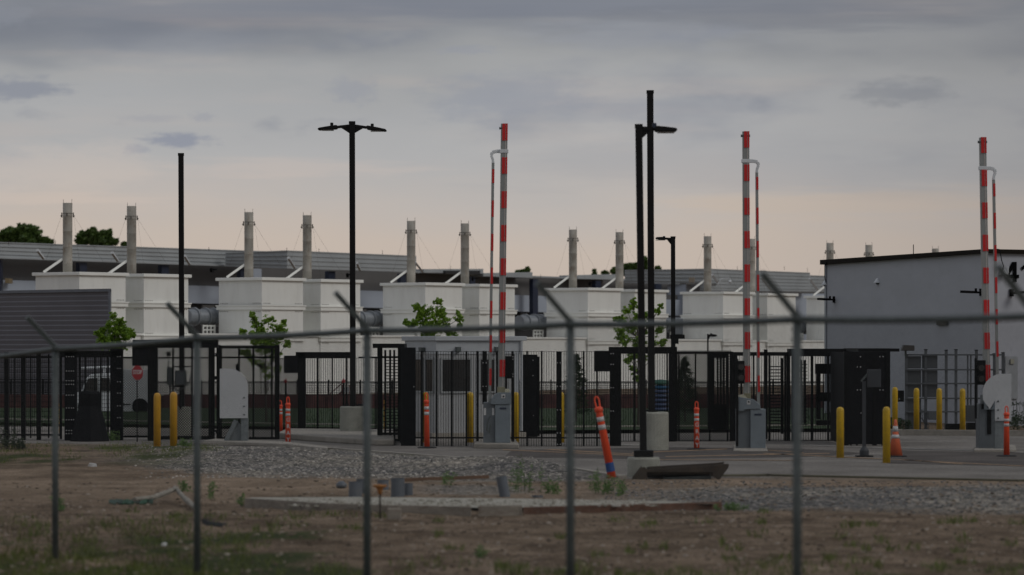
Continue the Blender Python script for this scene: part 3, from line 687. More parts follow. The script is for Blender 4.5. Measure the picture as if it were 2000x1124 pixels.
mb = MB(); mb.prism([bl(-0.01,zl,0.12), bl(1.005,zc,0.12), bl(1.005,zc+0.10,0.12), bl(-0.01,zl+0.13,0.12)], (0.2,0.4,0)); mb.prism([br(-0.01,zc,0.1), br(1,zrgt,0.1), br(1,zrgt+0.11,0.1), br(-0.01,zc+0.10,0.1)], (0,0.4,0)); mb.build('eave', EAVE, root)
mb = MB(); mb.prism([bl(0.0,0,0.03), bl(0.012,0,0.03), bl(0.012,zl,0.03), bl(0.0,zl,0.03)], (0.05,0.05,0)); mb.build('corner_trim', mat('white trim',(0.30,0.32,0.34)), root)
# the number 41 on the right-hand wall
def tr(px):
    lo, hi = 0.0, 1.0
    for _ in range(40):
        m_ = (lo+hi)/2; p = br(m_, 0); q = p.x*F/p.y+1000
        if q < px: lo = m_
        else: hi = m_
    return lo
def rp(px, py, off): t_ = tr(px); p = br(t_, 0, off); p.z = zz(py, br(t_,0).y); return p
NB = mat('black number paint', (0.003,0.003,0.0035), 0.9, spec=0.05)
mb = MB()
for poly in ([(1977,512),(1984,512),(1984,537),(1984,551),(1977,551)], [(1963,537),(1988.5,537),(1988.5,543.5),(1963,543.5)], [(1975.5,512),(1979,512),(1979,520),(1970.2,537),(1963,537)]):
    mb.prism([rp(x_, y_, 0.035) for x_, y_ in poly], (0,0.03,0))
mb.build('numeral', NB, root)
mb = MB()
for poly in ([(2004,512),(2011,512),(2011,551),(2004,551)], [(1992.5,523),(2005,512.5),(2005,520),(1995,528.5)]):
    mb.prism([rp(x_, y_, 0.035) for x_, y_ in poly], (0,0.03,0))
mb.build('numeral', NB, root)
mb = MB(); t0, t1 = tl(1834), tl(1853); d_ = bl(t0,0).y; mb.prism([bl(t0,zz(636,d_),0.06), bl(t1,zz(636,d_),0.06), bl(t1,zz(620,d_),0.06), bl(t0,zz(620,d_),0.06)], (0,0.1,0)); mb.build('vent', mat('brown vent',(0.05,0.045,0.04)), root)
# service door and white wall box on right wall
mb = MB(); mb.prism([rp(1961,778,0.05), rp(1985,780,0.05), rp(1985,697,0.05), rp(1961,696,0.05)], (0,0.06,0)); mb.build('hatch', mat('hatch paint',(0.25,0.26,0.27)), root)
mb = MB(); mb.prism([rp(1969,711,0.09), rp(1976,711,0.09), rp(1976,702,0.09), rp(1969,702,0.09)], (0,0.05,0)); mb.build('notice', mat('beige notice',(0.25,0.24,0.19)), root)
# dome cameras, wall lights on arms
def dome(px, py, d, label):
    p = W(px, py, d); r_ = thing('dome_camera', label, 'security camera', p, 'white dome cameras on the numbered building')
    mb = MB(); mb.tube(p+Vector((0.10,0.05,0.14)), p+Vector((0.10,0.05,-0.02)), 0.02, n=6); mb.tube(p+Vector((0.12,0.1,0.0)), p, 0.02, n=6); mb.build('bracket', WHI, r_)
    mb = MB(); mb.lathe([(0.02,0.07),(0.05,0.05),(0.07,0.0),(0.115,-0.045),(0.115,-0.06)], p, 16); mb.build('hood', WHI, r_, smooth=True)
    mb = MB(); mb.lathe([(0.05,-0.06),(0.045,-0.085),(0.02,-0.10)], p, 12); mb.build('dome', GLASSD, r_)
dome(1612, 553, bl(0,0,0.2).y, 'white dome camera at the left corner of the numbered building')
dome(1714, 549, bl(tl(1714),0,0.2).y, 'white dome camera alone in the middle of the pale wall')
dome(1961, 532, br(tr(1961),0,0.2).y, 'white dome camera overlapping the black numeral four')
def walllight(px, py, ln, d, label, dirx=-1):
    p = W(px, py, d); r_ = thing('wall_light', label, 'wall light', p, 'black arm lights on the numbered building')
    mb = MB(); mb.box((-0.05,-0.02,-0.08),(0.05,0.08,0.1),0,p); mb.build('mount', BLACK, r_)
    mb = MB(); q = p+Vector((dirx*ln,-0.25,0.02)); mb.bar(p, q, 0.05, 0.09); mb.bar(p.lerp(q,0.45), q, 0.06, 0.22); mb.build('head', BLACK, r_)
    mb = MB(); mb.tube(p.lerp(q,0.3), p.lerp(q,0.3)+Vector((0,0,0.1)), 0.03, n=8); mb.build('photocell', BLACK, r_)
walllight(1630, 586, 0.45, bl(tl(1630),0,0.1).y, 'black arm light near the left end of the pale wall')
walllight(1917, 572, 0.50, bl(tl(1917),0,0.1).y, 'black arm light beside the rightmost barrier boom')
walllight(1976, 573, 0.30, br(tr(1976),0,0.1).y, 'black arm light under the black number', 1)
mb = MB()
mb.path([W(1947,487,86), W(1953,488,86), W(1956,508,86), W(1960,520,86), W(1958,529,86)], 0.012, 5)
tag(mb.build('loose_cable', BLACK), 'loose black cable hanging from the eave to the camera', 'cable')
mb = MB(); d = 98; mb.path([W(1616,508,d), W(1611,520,d), W(1611,540,d), W(1613,552,d)], 0.014, 5); tag(mb.build('loose_cable', BLACK), 'black cable hanging at the left corner of the numbered building', 'cable')
mb = MB(); d = 93; mb.tube(W(1784,478,d), W(1784,500,d), 0.012, n=5); tag(mb.build('roof_antenna', RUST), 'thin antenna standing on the dark eave', 'antenna')

# ================================================================== trees
def leaves(mb, c, r, n_, size, squash=1.0):
    for _ in range(n_):
        v = Vector((random.gauss(0,1), random.gauss(0,1), random.gauss(0,1))).normalized()*r*random.random()**0.45
        v.z *= squash; p = c+v
        nr = Vector((random.gauss(0,1), random.gauss(0,1), random.gauss(0,1)+0.6)).normalized(); a = nr.orthogonal().normalized(); b_ = nr.cross(a)
        s = size*random.uniform(.6,1.3); a *= s; b_ *= s*0.55
        mb.add([p-a, p-b_*0.9, p+a*1.1, p+b_], [(0,1,2,3)])
def tree(name, label, d, base, trunk, blobs, per, leafsize, lm, group, trad=0.03, cat='tree', dens=1.0):
    """trunk: list of (px,py); blobs: (px,py,rpx)"""
    b0 = Vector((xx(base,d), d, 0)); root = thing(name, label, cat, b0, group)
    fr = Fr(d); top = fr.p(*trunk[-1]); k = F/d
    mb = MB(); pts = [b0]+[fr.p(x_, y_, 0) for x_, y_ in trunk]
    n_ = len(pts)
    for i in range(n_-1): mb.tube(pts[i], pts[i+1], trad*(1-i/n_*0.8), trad*(1-(i+1)/n_*0.8), 7)
    cs = []
    for x_, y_, r_ in blobs:
        c_ = fr.p(x_, y_, random.uniform(-0.5,0.5)*r_/k*1.6); cs.append((c_, r_/k))
        below = [q for q in pts if q.z < c_.z-0.05] or [pts[-2]]
        a = min(below, key=lambda q: abs((c_.z-q.z)-abs(c_.x-q.x)*1.0)); m_ = a.lerp(c_, 0.5)+Vector((0,0,-0.06))
        mb.tube(a, m_, trad*0.4, trad*0.28, 5); mb.tube(m_, c_, trad*0.28, trad*0.12, 5)
    mb.build('trunk', BARK, root)
    mb = MB()
    ex_ = []
    for i_ in range(len(cs)-1):
        for j_ in range(i_+1, len(cs)):
            if (cs[i_][0]-cs[j_][0]).length < (cs[i_][1]+cs[j_][1])*1.15 and random.random() < .45: ex_.append((cs[i_][0].lerp(cs[j_][0],.5), min(cs[i_][1],cs[j_][1])*.8))
    for c_, r_ in cs+ex_:
        # several twigs each with its own tuft, leaves gaps between them
        for _ in range(max(3, int(19*dens))):
            v = Vector((random.gauss(0,1), random.gauss(0,1), random.gauss(0,1))).normalized()*r_*random.uniform(.2,1.15)
            leaves(mb, c_+v, r_*random.uniform(.22,.5), per, leafsize*.62, 0.75)
    mb.build('crown', lm, root); return root
g_ = 'young street trees by the gates'
tree('young_tree', 'small bright green tree in front of the slate screen wall', 92, 226, [(226,760),(225,700),(224,650)], [(225,632,14),(208,640,14),(240,645,15),(222,618,8),(255,650,9),(193,652,8),(225,655,18),(200,662,12),(250,658,10),(210,672,14),(236,676,12),(238,628,7),(262,655,5),(232,690,10)], 24, 0.045, LEAF, g_)
tree('young_tree', 'green tree behind the open gate leaf, right of the white guard plate', 86, 520, [(519,770),(518,720),(520,670)], [(525,625,12),(500,632,12),(545,640,13),(493,615,6),(520,650,18),(490,655,12),(555,650,9),(475,650,8),(540,665,14),(510,680,18),(560,672,8),(485,690,9),(535,695,14),(515,715,16),(525,735,10),(554,630,6),(495,705,9),(540,720,8),(472,688,6)], 24, 0.045, LEAF, g_)
tree('young_tree', 'green tree rising over the flat roof of the guard booth', 88, 850, [(850,760),(850,700),(848,645)], [(852,620,16),(835,610,12),(868,622,13),(812,600,8),(856,590,8),(845,635,16),(820,628,12),(800,634,10),(793,630,7),(898,622,9),(893,612,5),(897,635,6),(872,640,10),(820,612,9),(850,652,26),(880,655,12),(825,605,6),(862,606,9),(833,650,12)], 24, 0.045, LEAF, g_)
tree('young_tree', 'green tree behind the two tall lamp poles', 84, 1246, [(1247,790),(1246,730),(1247,660)], [(1237,600,10),(1225,607,9),(1245,620,13),(1215,625,10),(1262,618,9),(1285,608,8),(1232,640,14),(1210,650,12),(1265,640,12),(1288,645,10),(1220,668,12),(1250,665,14),(1295,668,8),(1275,668,11),(1236,588,6),(1240,690,12),(1225,705,9),(1255,700,10),(1237,722,9),(1202,625,5),(1290,598,5),(1245,740,8)], 22, 0.045, LEAF, g_)
tree('young_tree', 'tiny leafy sapling behind the small far lamp on the left', 118, 125, [(125,740),(125,690)], [(124,657,8),(120,668,6),(131,672,7),(125,684,6)], 16, 0.05, LEAF, g_)
def conifer(label, px, ytop, ybase, wpx, d):
    b0 = Vector((xx(px,d), d, 0)); root = thing('conifer', label, 'tree', b0, 'small dark conifers behind the fence')
    zt = zz(ytop, d); zb = zz(ybase, d); mb = MB(); mb.tube(b0, Vector((b0.x,d,zt)), 0.03, 0.008, 6); mb.build('trunk', BARK, root)
    mb = MB(); hw = wpx/2*d/F
    for i in range(26):
        f_ = i/26; z = zb+(zt-zb)*f_; rr = hw*(1-f_)**0.8+0.03
        for k in range(7):
            a = random.random()*6.28; e = Vector((b0.x+math.cos(a)*rr*random.uniform(.7,1.15), d+math.sin(a)*rr, z-0.05+rr*0.25))
            c0 = Vector((b0.x, d, z))
            for q in range(16):
                p = c0.lerp(e, random.uniform(.15,1)); v = Vector((random.gauss(0,.03), random.gauss(0,.03), random.gauss(0,.022)))
                s_ = (e-c0).normalized()*0.035; u_ = Vector((0,0,0.012)); mb.add([p+v-u_, p+v+s_, p+v+u_, p+v-s_], [(0,1,2,3)])
    mb.build('foliage', NEEDLE, root)
conifer('dark conifer behind the tall fence, left of the central column', 1125, 690, 808, 58, 88)
conifer('dark conifer behind the gate leaf next to the blue sacks', 1338, 695, 806, 62, 88)
# trees behind the hall
tree('far_tree', 'dark broad tree behind the hall roof at the far left', 300, 40, [(40,560),(40,500)], [(8,458,12),(25,455,12),(45,452,14),(62,452,12),(70,455,10),(20,470,14),(55,468,18),(85,470,8),(38,475,14),(98,474,5),(72,472,10),(5,472,10)], 50, 0.30, LEAFD, 'trees beyond the hall', 0.3)
tree('far_tree', 'dark tree behind the hall roof between the two leftmost stacks', 300, 186, [(186,560),(186,500)], [(168,458,11),(180,456,10),(195,460,11),(212,460,9),(162,470,12),(188,472,16),(212,474,12),(225,472,6),(175,466,10),(202,468,10)], 50, 0.30, LEAFD, 'trees beyond the hall', 0.3)
tree('far_tree', 'small tree top just left of the second stack', 300, 243, [(243,560),(243,500)], [(242,478,4),(243,485,5)], 40, 0.25, LEAFD, 'trees beyond the hall', 0.3)
tree('far_tree', 'tree behind the hall roof seen beside the centre right lamp poles', 320, 1235, [(1235,600),(1235,560)], [(1224,522,8),(1235,524,9),(1247,520,8),(1258,510,7),(1260,520,8),(1215,530,8),(1200,530,6),(1235,532,14),(1285,525,4),(1245,530,10)], 50, 0.30, LEAFD, 'trees beyond the hall', 0.3)
tree('far_tree', 'single tree top right of the seventh stack', 320, 1161, [(1161,600),(1161,560)], [(1161,531,4),(1161,537,5),(1179,533,4),(1185,535,4)], 40, 0.25, LEAFD, 'trees beyond the hall', 0.3)
tree('far_tree', 'small tree top over the hall roof right of the leftmost barrier', 320, 1027, [(1027,600),(1027,560)], [(1030,528,5),(1022,531,5),(1012,533,5)], 40, 0.25, LEAFD, 'trees beyond the hall', 0.3)

# ================================================================== lamp poles
def pole(label, px0, py0, px1, py1, d, wpx, name='lamp_pole', group=None):
    fr = Fr(d); a = fr.p(px1, py1); b_ = fr.p(px0, py0)
    root = thing(name, label, 'lamp pole', (a.x, a.y, min(a.z, 0) if a.z < 0 else a.z), group)
    mb = MB(); w_ = wpx*d/F; mb.bar(a, b_, w_, w_); mb.build('shaft', POLE, root, bevel=0.01)
    mb = MB(); c_ = b_+Vector((0,0,0.0)); mb.box((-w_*.56,-w_*.56,-0.02),(w_*.56,w_*.56,0.04),0,c_); mb.build('cap', POLE, root)
    return root, fr
def pedestal(label, x0, y0, x1, y1, d, depth=None, oct_=True):
    fr = Fr(d); a = fr.p(x0, y1); b_ = fr.p(x1, y0); r = (b_.x-a.x)/2; cx = (a.x+b_.x)/2
    zb = min(a.z, 0.0)-0.05
    mb = MB(); mb.lathe([(r,zb),(r,b_.z-0.03),(r-0.02,b_.z),(0.05,b_.z)], (cx,d,0), 28)
    o = mb.build('concrete_base', CONC, smooth=False); o.location = (0,0,0)
    tag(o, label, 'concrete base', 'round concrete lamp bases'); return o
def head(root, fr, xs_, ys_, xe, ye, pcx, pcy, blue=False):
    a = fr.p(xs_, ys_); b_ = fr.p(xe, ye); m_ = a.lerp(b_, 0.38)
    k = fr.d/F
    mb = MB(); mb.bar(a, m_, 0.06, 0.06); sg = 1 if b_.x > a.x else -1
    mb.prism([a+Vector((0,-0.02,0.03)), a+Vector((0,-0.02,-0.17)), a.lerp(m_,0.75)+Vector((0,-0.02,-0.02))], (0,0.04,0)); mb.build('arm', POLE, root)
    mb = MB()
    n0 = (b_-m_)
    prof = [(0,0.055),(0.06,0.085),(0.5,0.075),(0.93,0.05),(1,0.02)]
    top = [m_+n0*t_+Vector((0,0,h_*0.5)) for t_, h_ in prof]; bot = [m_+n0*t_-Vector((0,0,h_*0.5)) for t_, h_ in reversed(prof)]
    mb.prism([p+Vector((0,-0.17,0)) for p in top+bot], (0,0.34,0)); hd = mb.build('lamp_head', POLE, root, bevel=0.012)
    mb = MB(); mb.box((-0.13,-0.1,-0.015),(0.13,0.1,0.0),0, m_+n0*0.5+Vector((0,0,-0.04))); mb.build('lens', mat('lamp lens',(0.35,0.35,0.36),0.3), hd)
    p = fr.p(pcx, pcy); mb = MB(); mb.lathe([(0.035,-0.05),(0.035,0.03),(0.025,0.035)], p, 10); mb.build('photocell', NAVY if blue else POLE, root)
d = 78.4
r1, fr = pole('plain black pole without a lamp, leftmost of the tall poles', 353.5, 303, 355.5, 795, d, 10)
pedestal('dark shaded concrete base under the plain leftmost pole', 335, 795, 374, 851, d)
d = 77.2
r2, fr = pole('black pole with two drooping lamp heads', 687.7, 241, 689.5, 794, d, 11)
head(r2, fr, 683, 246, 621, 253, 648, 243); head(r2, fr, 692, 246, 755, 255.5, 727, 245)
pedestal('pale concrete base under the two headed lamp pole', 664, 794, 711, 850, d)
mb = MB()
for k in range(14): p = Fr(d).p(random.uniform(668,708), 792, random.uniform(-.2,.1)); mb.tube(p, p+Vector((random.uniform(-.1,.1),0,random.uniform(.0,.05))), 0.018, n=5)
tag(mb.build('cable_coil', BLACK), 'tangled black cable on top of the pale concrete base', 'cable')
d = 67.6
r3, fr = pole('tallest black pole without a lamp, standing behind the single arm pole', 1269.8, 181, 1272.5, 806, d, 12.5)
pedestal('speckled pale concrete base under the tallest pole', 1250, 805, 1306, 880, d)
mb = MB()
for k in range(10): p = Fr(d).p(random.uniform(1262,1300), 803, random.uniform(-.2,.1)); mb.tube(p, p+Vector((random.uniform(-.12,.12),0,random.uniform(-.01,.04))), 0.016, n=5)
tag(mb.build('cable_coil', BLACK), 'tangled black cable on top of the speckled concrete base', 'cable')
d = 54.2
r4, fr = pole('near black pole with one lamp arm pointing right, leaning slightly', 1247.5, 248, 1256.5, 884, d, 13.5)
head(r4, fr, 1252, 251, 1322, 254.5, 1278, 245, True)
mb = MB(); fr.rect(mb, 1238, 879.5, 1275.5, 893, -.17, .17); mb.build('base_plate', POLE, r4, bevel=0.01)
pedestal('low concrete base under the near leaning lamp pole', 1225, 893, 1289, 940, d)
d = 97
r5, fr = pole('black lamp pole with one arm pointing left, farther back', 1314.5, 465, 1315, 815, d, 8.5)
head(r5, fr, 1311, 467, 1280.5, 465.5, 1297, 464, True)
mb = MB(); fr.rect(mb, 1309,654,1337,662,-.1,.1); fr.rect(mb, 1311,662,1325,672,-.1,.1); mb.build('mounting_box', BLACK, r5)
mb = MB(); fr.rect(mb, 1316,622,1337,654,.8,1.3); tag(mb.build('louvred_unit', DUCT, None, bevel=.02), 'dark grey boxed unit in the gap behind the far lamp pole', 'machine unit')
d = 118
r6, fr = pole('small dark lamp post before the slate screen wall', 131.5, 627, 131.5, 789, d, 3.6, 'lamp_post')
head(r6, fr, 132, 627.5, 148, 628.5, 137, 625.5)
r7, fr = pole('small dark lamp post right of the tall poles', 1382.5, 655, 1382.5, 789, d, 3.0, 'lamp_post')
head(r7, fr, 1383, 655.5, 1400, 655.5, 1389, 653.5)

# ================================================================== guard booth
db_ = 75.8; ang = math.radians(20); bc = Vector((xx(853,db_), db_, 0))
BU = Vector((math.cos(ang), math.sin(ang), 0)); BV = Vector((-math.sin(ang), math.cos(ang), 0))
root = thing('guard_booth', 'small grey guard booth with flat roof and dark windows behind the fence', 'booth', bc)
def bb(mb, a0, a1, b0, b1, z0, z1):
    q = [bc+BU*a+BV*b_ for a, b_ in ((a0,b0),(a1,b0),(a1,b1),(a0,b1))]
    for p in q: p.z = z0
    return mb.prism(q, (0,0,z1-z0))
LB, WB = 1.90, 2.15; zrf = zz(666, db_)
mb = MB(); bb(mb, 0, LB, 0, WB, 0, zrf); mb.build('wall', BOOTH, root)
mb = MB(); bb(mb, -0.06, LB+0.16, -0.08, WB+0.12, zrf, zrf+0.10); mb.build('roof', BOOTHT, root, bevel=0.01)
mb = MB(); bb(mb, -0.02, LB+0.02, -0.02, 0, zz(692,db_), zrf-0.002); bb(mb, -0.02, 0, 0, WB, zz(692,db_), zrf-0.002); mb.build('fascia_band', BOOTHT, root)
def bwin(a0, a1, y0, y1, side='f', name='window'):
    mb = MB(); z0, z1 = zz(y1,db_), zz(y0,db_)
    fm = MB(); t_ = 0.04
    if side == 'f':
        bb(mb, a0, a1, -0.015, 0, z0, z1)
        for q in ((a0-t_,a0,z0-t_,z1+t_),(a1,a1+t_,z0-t_,z1+t_),(a0,a1,z0-t_,z0),(a0,a1,z1,z1+t_)): bb(fm, q[0], q[1], -0.035, 0, q[2], q[3])
    else:
        bb(mb, -0.015, 0, a0, a1, z0, z1)
        for q in ((a0-t_,a0,z0-t_,z1+t_),(a1,a1+t_,z0-t_,z1+t_),(a0,a1,z0-t_,z0),(a0,a1,z1,z1+t_)): bb(fm, -0.035, 0, q[0], q[1], q[2], q[3])
    f_ = fm.build('window', mat('booth window frame', (0.27,0.28,0.28)), root); mb.build('pane', GLASSD, f_)
bwin(0.12, 0.76, 703, 765); bwin(1.0, 1.32, 703, 765); bwin(1.42, 1.62, 703, 765)
bwin(0.18, 0.7, 703, 765, 's'); bwin(0.9, 1.6, 703, 765, 's')
for a in (0.42, 1.32): mb = MB(); bb(mb, a, a+0.1, -0.12, -0.02, zz(688,db_), zz(678,db_)); mb.build('floodlight', GALVD, root)
mb = MB(); bb(mb, -0.12, -0.02, 0.7, 0.9, zz(688,db_), zz(679,db_)); mb.build('floodlight', GALVD, root)
mb = MB(); p = bc+BU*(LB+0.06); mb.tube(Vector((p.x,p.y-0.05,0.15)), Vector((p.x,p.y-0.05,zrf)), 0.03, n=8); mb.build('downpipe', BOOTHT, root)
mb = MB(); bb(mb, LB-0.1, LB+0.012, -0.012, 0.1, 0, zrf-.003); mb.build('corner_trim', BOOTHT, root)
mb = MB(); bb(mb, -.15, LB+.15, -.15, WB+.1, 0.005, 0.12); mb.build('plinth', CONCK, root)
mb = MB(); bb(mb, 0.9, 0.925, -0.012, 0, .13, zz(700,db_)); mb.build('panel_joint', BOOTHT, root)

# ================================================================== black security fence and gates
def wires(root, d, x0, x1, y0, y1, step=0.04, r=0.0042, hs=0.30, dy=0.0, name='mesh_infill', diag=False):
    fr = Fr(d); a = fr.p(x0, y1); b_ = fr.p(x1, y0); mb = MB(); n_ = int((b_.x-a.x)/step)
    for i in range(1, n_):
        x_ = a.x+(b_.x-a.x)*i/n_; mb.box((x_-r, d+dy-r, a.z), (x_+r, d+dy+r, b_.z))
    if hs == 0.05:
        mb = MB(); wd, hg = b_.x-a.x, b_.z-a.z; st_ = 0.055; n_ = int((wd+hg)/st_)
        for i in range(1, n_):
            c0 = i*st_-hg
            for sg in (1, -1):
                xa_, za_ = (c0, 0) if c0 > 0 else (0, -c0); xb_, zb_ = (c0+hg, hg) if c0+hg < wd else (wd, wd-c0)
                if sg < 0: xa_, xb_ = wd-xa_, wd-xb_
                mb.bar((a.x+xa_, d+dy+sg*r, a.z+za_), (a.x+xb_, d+dy+sg*r, a.z+zb_), .013, .004)
        return mb.build(name, BLACK, root)
    m_ = max(1, int((b_.z-a.z)/hs))
    for i in range(m_+1):
        z_ = a.z+(b_.z-a.z)*i/m_; mb.box((a.x, d+dy+r, z_-r), (b_.x, d+dy+3*r, z_+r))
    return mb.build(name, BLACK, root)
def bolts(root, d, pts, dy=-0.06):
    mb = MB(); fr = Fr(d)
    for x_, y_ in pts: p = fr.p(x_, y_, dy); mb.tube(p, p+Vector((0,-0.012,0)), 0.012, n=6)
    return mb.build('bolts', mat('zinc bolts',(0.45,0.45,0.45),0.4,0.3), root)
def R(root, name, d, *rects, m=BLACK, th=0.05, bev=0):
    return part(root, name, m, d, [(*r, -th, th) if len(r) == 4 else r for r in rects], bev)
def fence(label, d, px, name='security_fence', cat='fence', group=None): return thing(name, label, cat, (xx(px,d), d, 0), group)
# -- far left run
d = 74.5
r = fence('black mesh fence run at the far left, nearest the left edge', d, 60)
for x_ in (13, 46, 76): R(r, 'post', d, (x_-4, 688, x_+4, 861))
for x_ in (29, 60, 95): R(r, 'picket', d, (x_-1.3, 692, x_+1.3, 856), th=0.015)
R(r, 'rail', d, (-30,696,120,699.5), th=0.02); R(r, 'rail', d, (-30,848,120,851), th=0.02); R(r, 'rail', d, (-30,740,120,742), th=0.012)
wires(r, d, -30, 120, 690, 852, hs=0.10)
# -- left gate portal
d = 74.3
r = fence('black gate portal of bolted columns at the left, right of the far left fence', d, 180, 'gate_portal', 'gate')
R(r, 'beam', d, (113, 686, 240, 698), th=0.1); 
for x0, x1 in ((127,150),(216,240)): R(r, 'column', d, (x0, 681, x1, 861), m=BLACK2, th=0.1, bev=0.01)
for x_ in (119, 156): R(r, 'picket', d, (x_-2, 690, x_+2, 858), th=0.03)
for x_ in (166.5, 185.5, 197, 211): R(r, 'picket', d, (x_-1.6, 690, x_+1.6, 858), th=0.02)
wires(r, d, 150, 216, 698, 857, hs=0.08)
R(r, 'rail', d, (150,852,216,856), th=.03)
bolts(r, d, [(x_, y_) for y_ in (697,725,744,751,772,797,820,841,847) for x_ in (131,136,141,145)]+[(x_, y_) for y_ in (697,720,746,768,793,816) for x_ in (231,236)], -0.115)
mb = MB(); fr = Fr(73.6)
mb.lathe([(0.42,0.0),(0.36,0.25),(0.30,0.5),(0.22,0.75),(0.23,1.0),(0.20,1.06)], (xx(175,73.6),73.6,0), 9)
tag(mb.build('wrapped_cabinet', BLACK2), 'black wrapped cabinet flaring at its foot inside the left gate portal', 'cabinet')
# -- stop sign panel
d = 74.8
r = fence('black mesh gate leaf behind the red stop sign', d, 268, 'gate_leaf', 'gate', 'black mesh gate leaves')
R(r, 'rail', d, (240,697,292,700.5), th=.02); R(r, 'rail', d, (240,851,292,855), th=.03)
wires(r, d, 240, 290, 700, 852, step=0.034, hs=0.05)
d = 73.9
r = fence('black gate column carrying a box header, behind the two amber bollards', d, 290, 'gate_portal', 'gate')
R(r, 'column', d, (289,674,308,861), th=0.1, bev=.01); R(r, 'header_box', d, (259,671,291,715), m=BLACK2, th=0.09); R(r, 'beam', d, (260,664,426,680), th=.11)
R(r, 'rail', d, (308,698,412,701), th=.02); R(r, 'rail', d, (308,852,418,859), th=.03)
for x_ in (338, 375, 409): R(r, 'picket', d, (x_-1.6, 680, x_+1.6, 856), th=.02)
wires(r, d, 308, 412, 680, 856, step=0.034, hs=0.05)
# stop sign
d2 = 73.2
p0 = Vector((xx(268.5,d2), d2, zz(728.5,d2)))
r = thing('stop_sign', 'dull red octagonal stop sign left of the amber bollards', 'sign', (p0.x, p0.y, 0))
mb = MB(); rr = 0.158
mb.prism([p0+Vector((rr*math.cos(math.pi/8+k*math.pi/4)*.78, 0, rr*math.sin(math.pi/8+k*math.pi/4)*1.02)) for k in range(8)], (0,0.006,0)); pl = mb.build('plate', STOPR, r)
mb = MB()
mb.tube((p0.x-0.01, d2+0.03, 0), (p0.x-0.01, d2+0.03, p0.z+0.12), 0.014, n=6); mb.build('post', BLACK, r)
def text(txt, size, loc, m, parent, rot=(math.radians(90),0,0), sx=1.0, name='lettering', ext=0.002):
    cu = bpy.data.curves.new('t', 'FONT'); cu.body = txt; cu.size = size; cu.align_x = 'CENTER'; cu.align_y = 'CENTER'; cu.extrude = ext; cu.offset = size*0.018
    ob = bpy.data.objects.new('t', cu); COL.objects.link(ob); bpy.context.view_layer.update()
    me = bpy.data.meshes.new_from_object(ob.evaluated_get(bpy.context.evaluated_depsgraph_get())); bpy.data.objects.remove(ob)
    from mathutils import Euler
    me.transform(Matrix.Diagonal((sx,1,1,1))); me.transform(Euler(rot).to_matrix().to_4x4())
    o = Vector((0,0,0)); p = parent
    while p is not None: o += p.location; p = p.parent
    me.transform(Matrix.Translation(Vector(loc)-o)); me.materials.clear(); me.materials.append(m)
    ob = bpy.data.objects.new(name, me); COL.objects.link(ob); ob.parent = parent; return ob
text('STOP', 0.125, p0+Vector((0,-0.006,0.01)), WREF, pl, sx=0.62)
# -- second gate leaf (open leaf 427..545)
d = 74.9
r = fence('wide black mesh gate leaf with toothed top behind the left white guard plate', d, 486, 'gate_leaf', 'gate', 'black mesh gate leaves')
for x0, x1 in ((423,431),(537,546)): R(r, 'stile', d, (x0,674,x1,858), th=.05, bev=.006)
for x_ in (432,467,495,531): R(r, 'picket', d, (x_-1.6, 678, x_+1.6, 856), th=.02)
R(r, 'rail', d, (427,676,546,681), th=.04); R(r, 'rail', d, (427,697,546,700.5), th=.02); R(r, 'rail', d, (427,854,546,858.5), th=.03)
R(r, 'teeth', d, *[(x_, 674.3, x_+2, 676.5) for x_ in range(430,545,4)], th=.01)
wires(r, d, 431, 537, 681, 855, step=0.034, hs=0.05)
R(r, 'gate_operator', d, (461,711,467,726), th=.08)
d = 74.6
r = fence('black hinge column between the two left gate leaves', d, 416, 'gate_post', 'gate post')
R(r, 'column', d, (411,670,419,860), th=.08); bolts(r, d, [(421,y_) for y_ in (686,693,845,852)], -.09)
for y_ in (690, 735, 840): R(r, 'hinge', d, (417,y_,426,y_+7), th=.03)
# -- third: narrow header box + gate
d = 79.6
r = fence('black gate portal with box header behind the two headed lamp pole', d, 640, 'gate_portal', 'gate')
R(r, 'column', d, (582,688,597,847.5), th=.1, bev=.01); R(r, 'header_box', d, (555,695,583,729), m=BLACK2, th=.09); R(r, 'beam', d, (578,688,688,700), th=.1)
for x_ in (620.5, 649, 677): R(r, 'picket', d, (x_-1.4,700,x_+1.4,845), th=.018)
R(r, 'rail', d, (597,842,740,846), th=.03); R(r, 'rail', d, (700,697,740,700), th=.02); R(r, 'rail', d, (546,700,582,701.5), th=.015)
for x_ in (717,734): R(r, 'picket', d, (x_-1.2,700,x_+1.2,845), th=.018)
wires(r, d, 546, 582, 700, 846, hs=.05); wires(r, d, 597, 740, 700, 845, step=.05, hs=.6)
# -- turnstile cage left of booth
d = 73.5
r = fence('black turnstile cage left of the guard booth, with a solid front panel', d, 775, 'turnstile_cage', 'turnstile')
R(r, 'frame', d, (737,674,747,862), (777,680,785,868), th=.05)
R(r, 'roof_beam', d, (733,671.5,794,680,-1.4,.2))
for x_ in (752.5, 762, 770): R(r, 'bar', d, (x_-2,684,x_+2,858), th=.025)
R(r, 'rail', d, (740,845,785,850), th=.03); R(r, 'rail', d, (740,696,785,700), th=.03); R(r, 'rail', d, (740,857,785,862), th=.03)
R(r, 'rotor_arm', d, *[(750, y_, 776, y_+1.6, .5, .53) for y_ in range(704,850,6)])
d3 = 70.4
R(r, 'front_panel', d3, (783,679,812,874,-.04,.04), m=BLACK2, bev=.01)
R(r, 'side_panel', d3, (781,681,784,866,.05,3.0), m=BLACK2)
bolts(r, d3, [(808.5,756)], -.05)
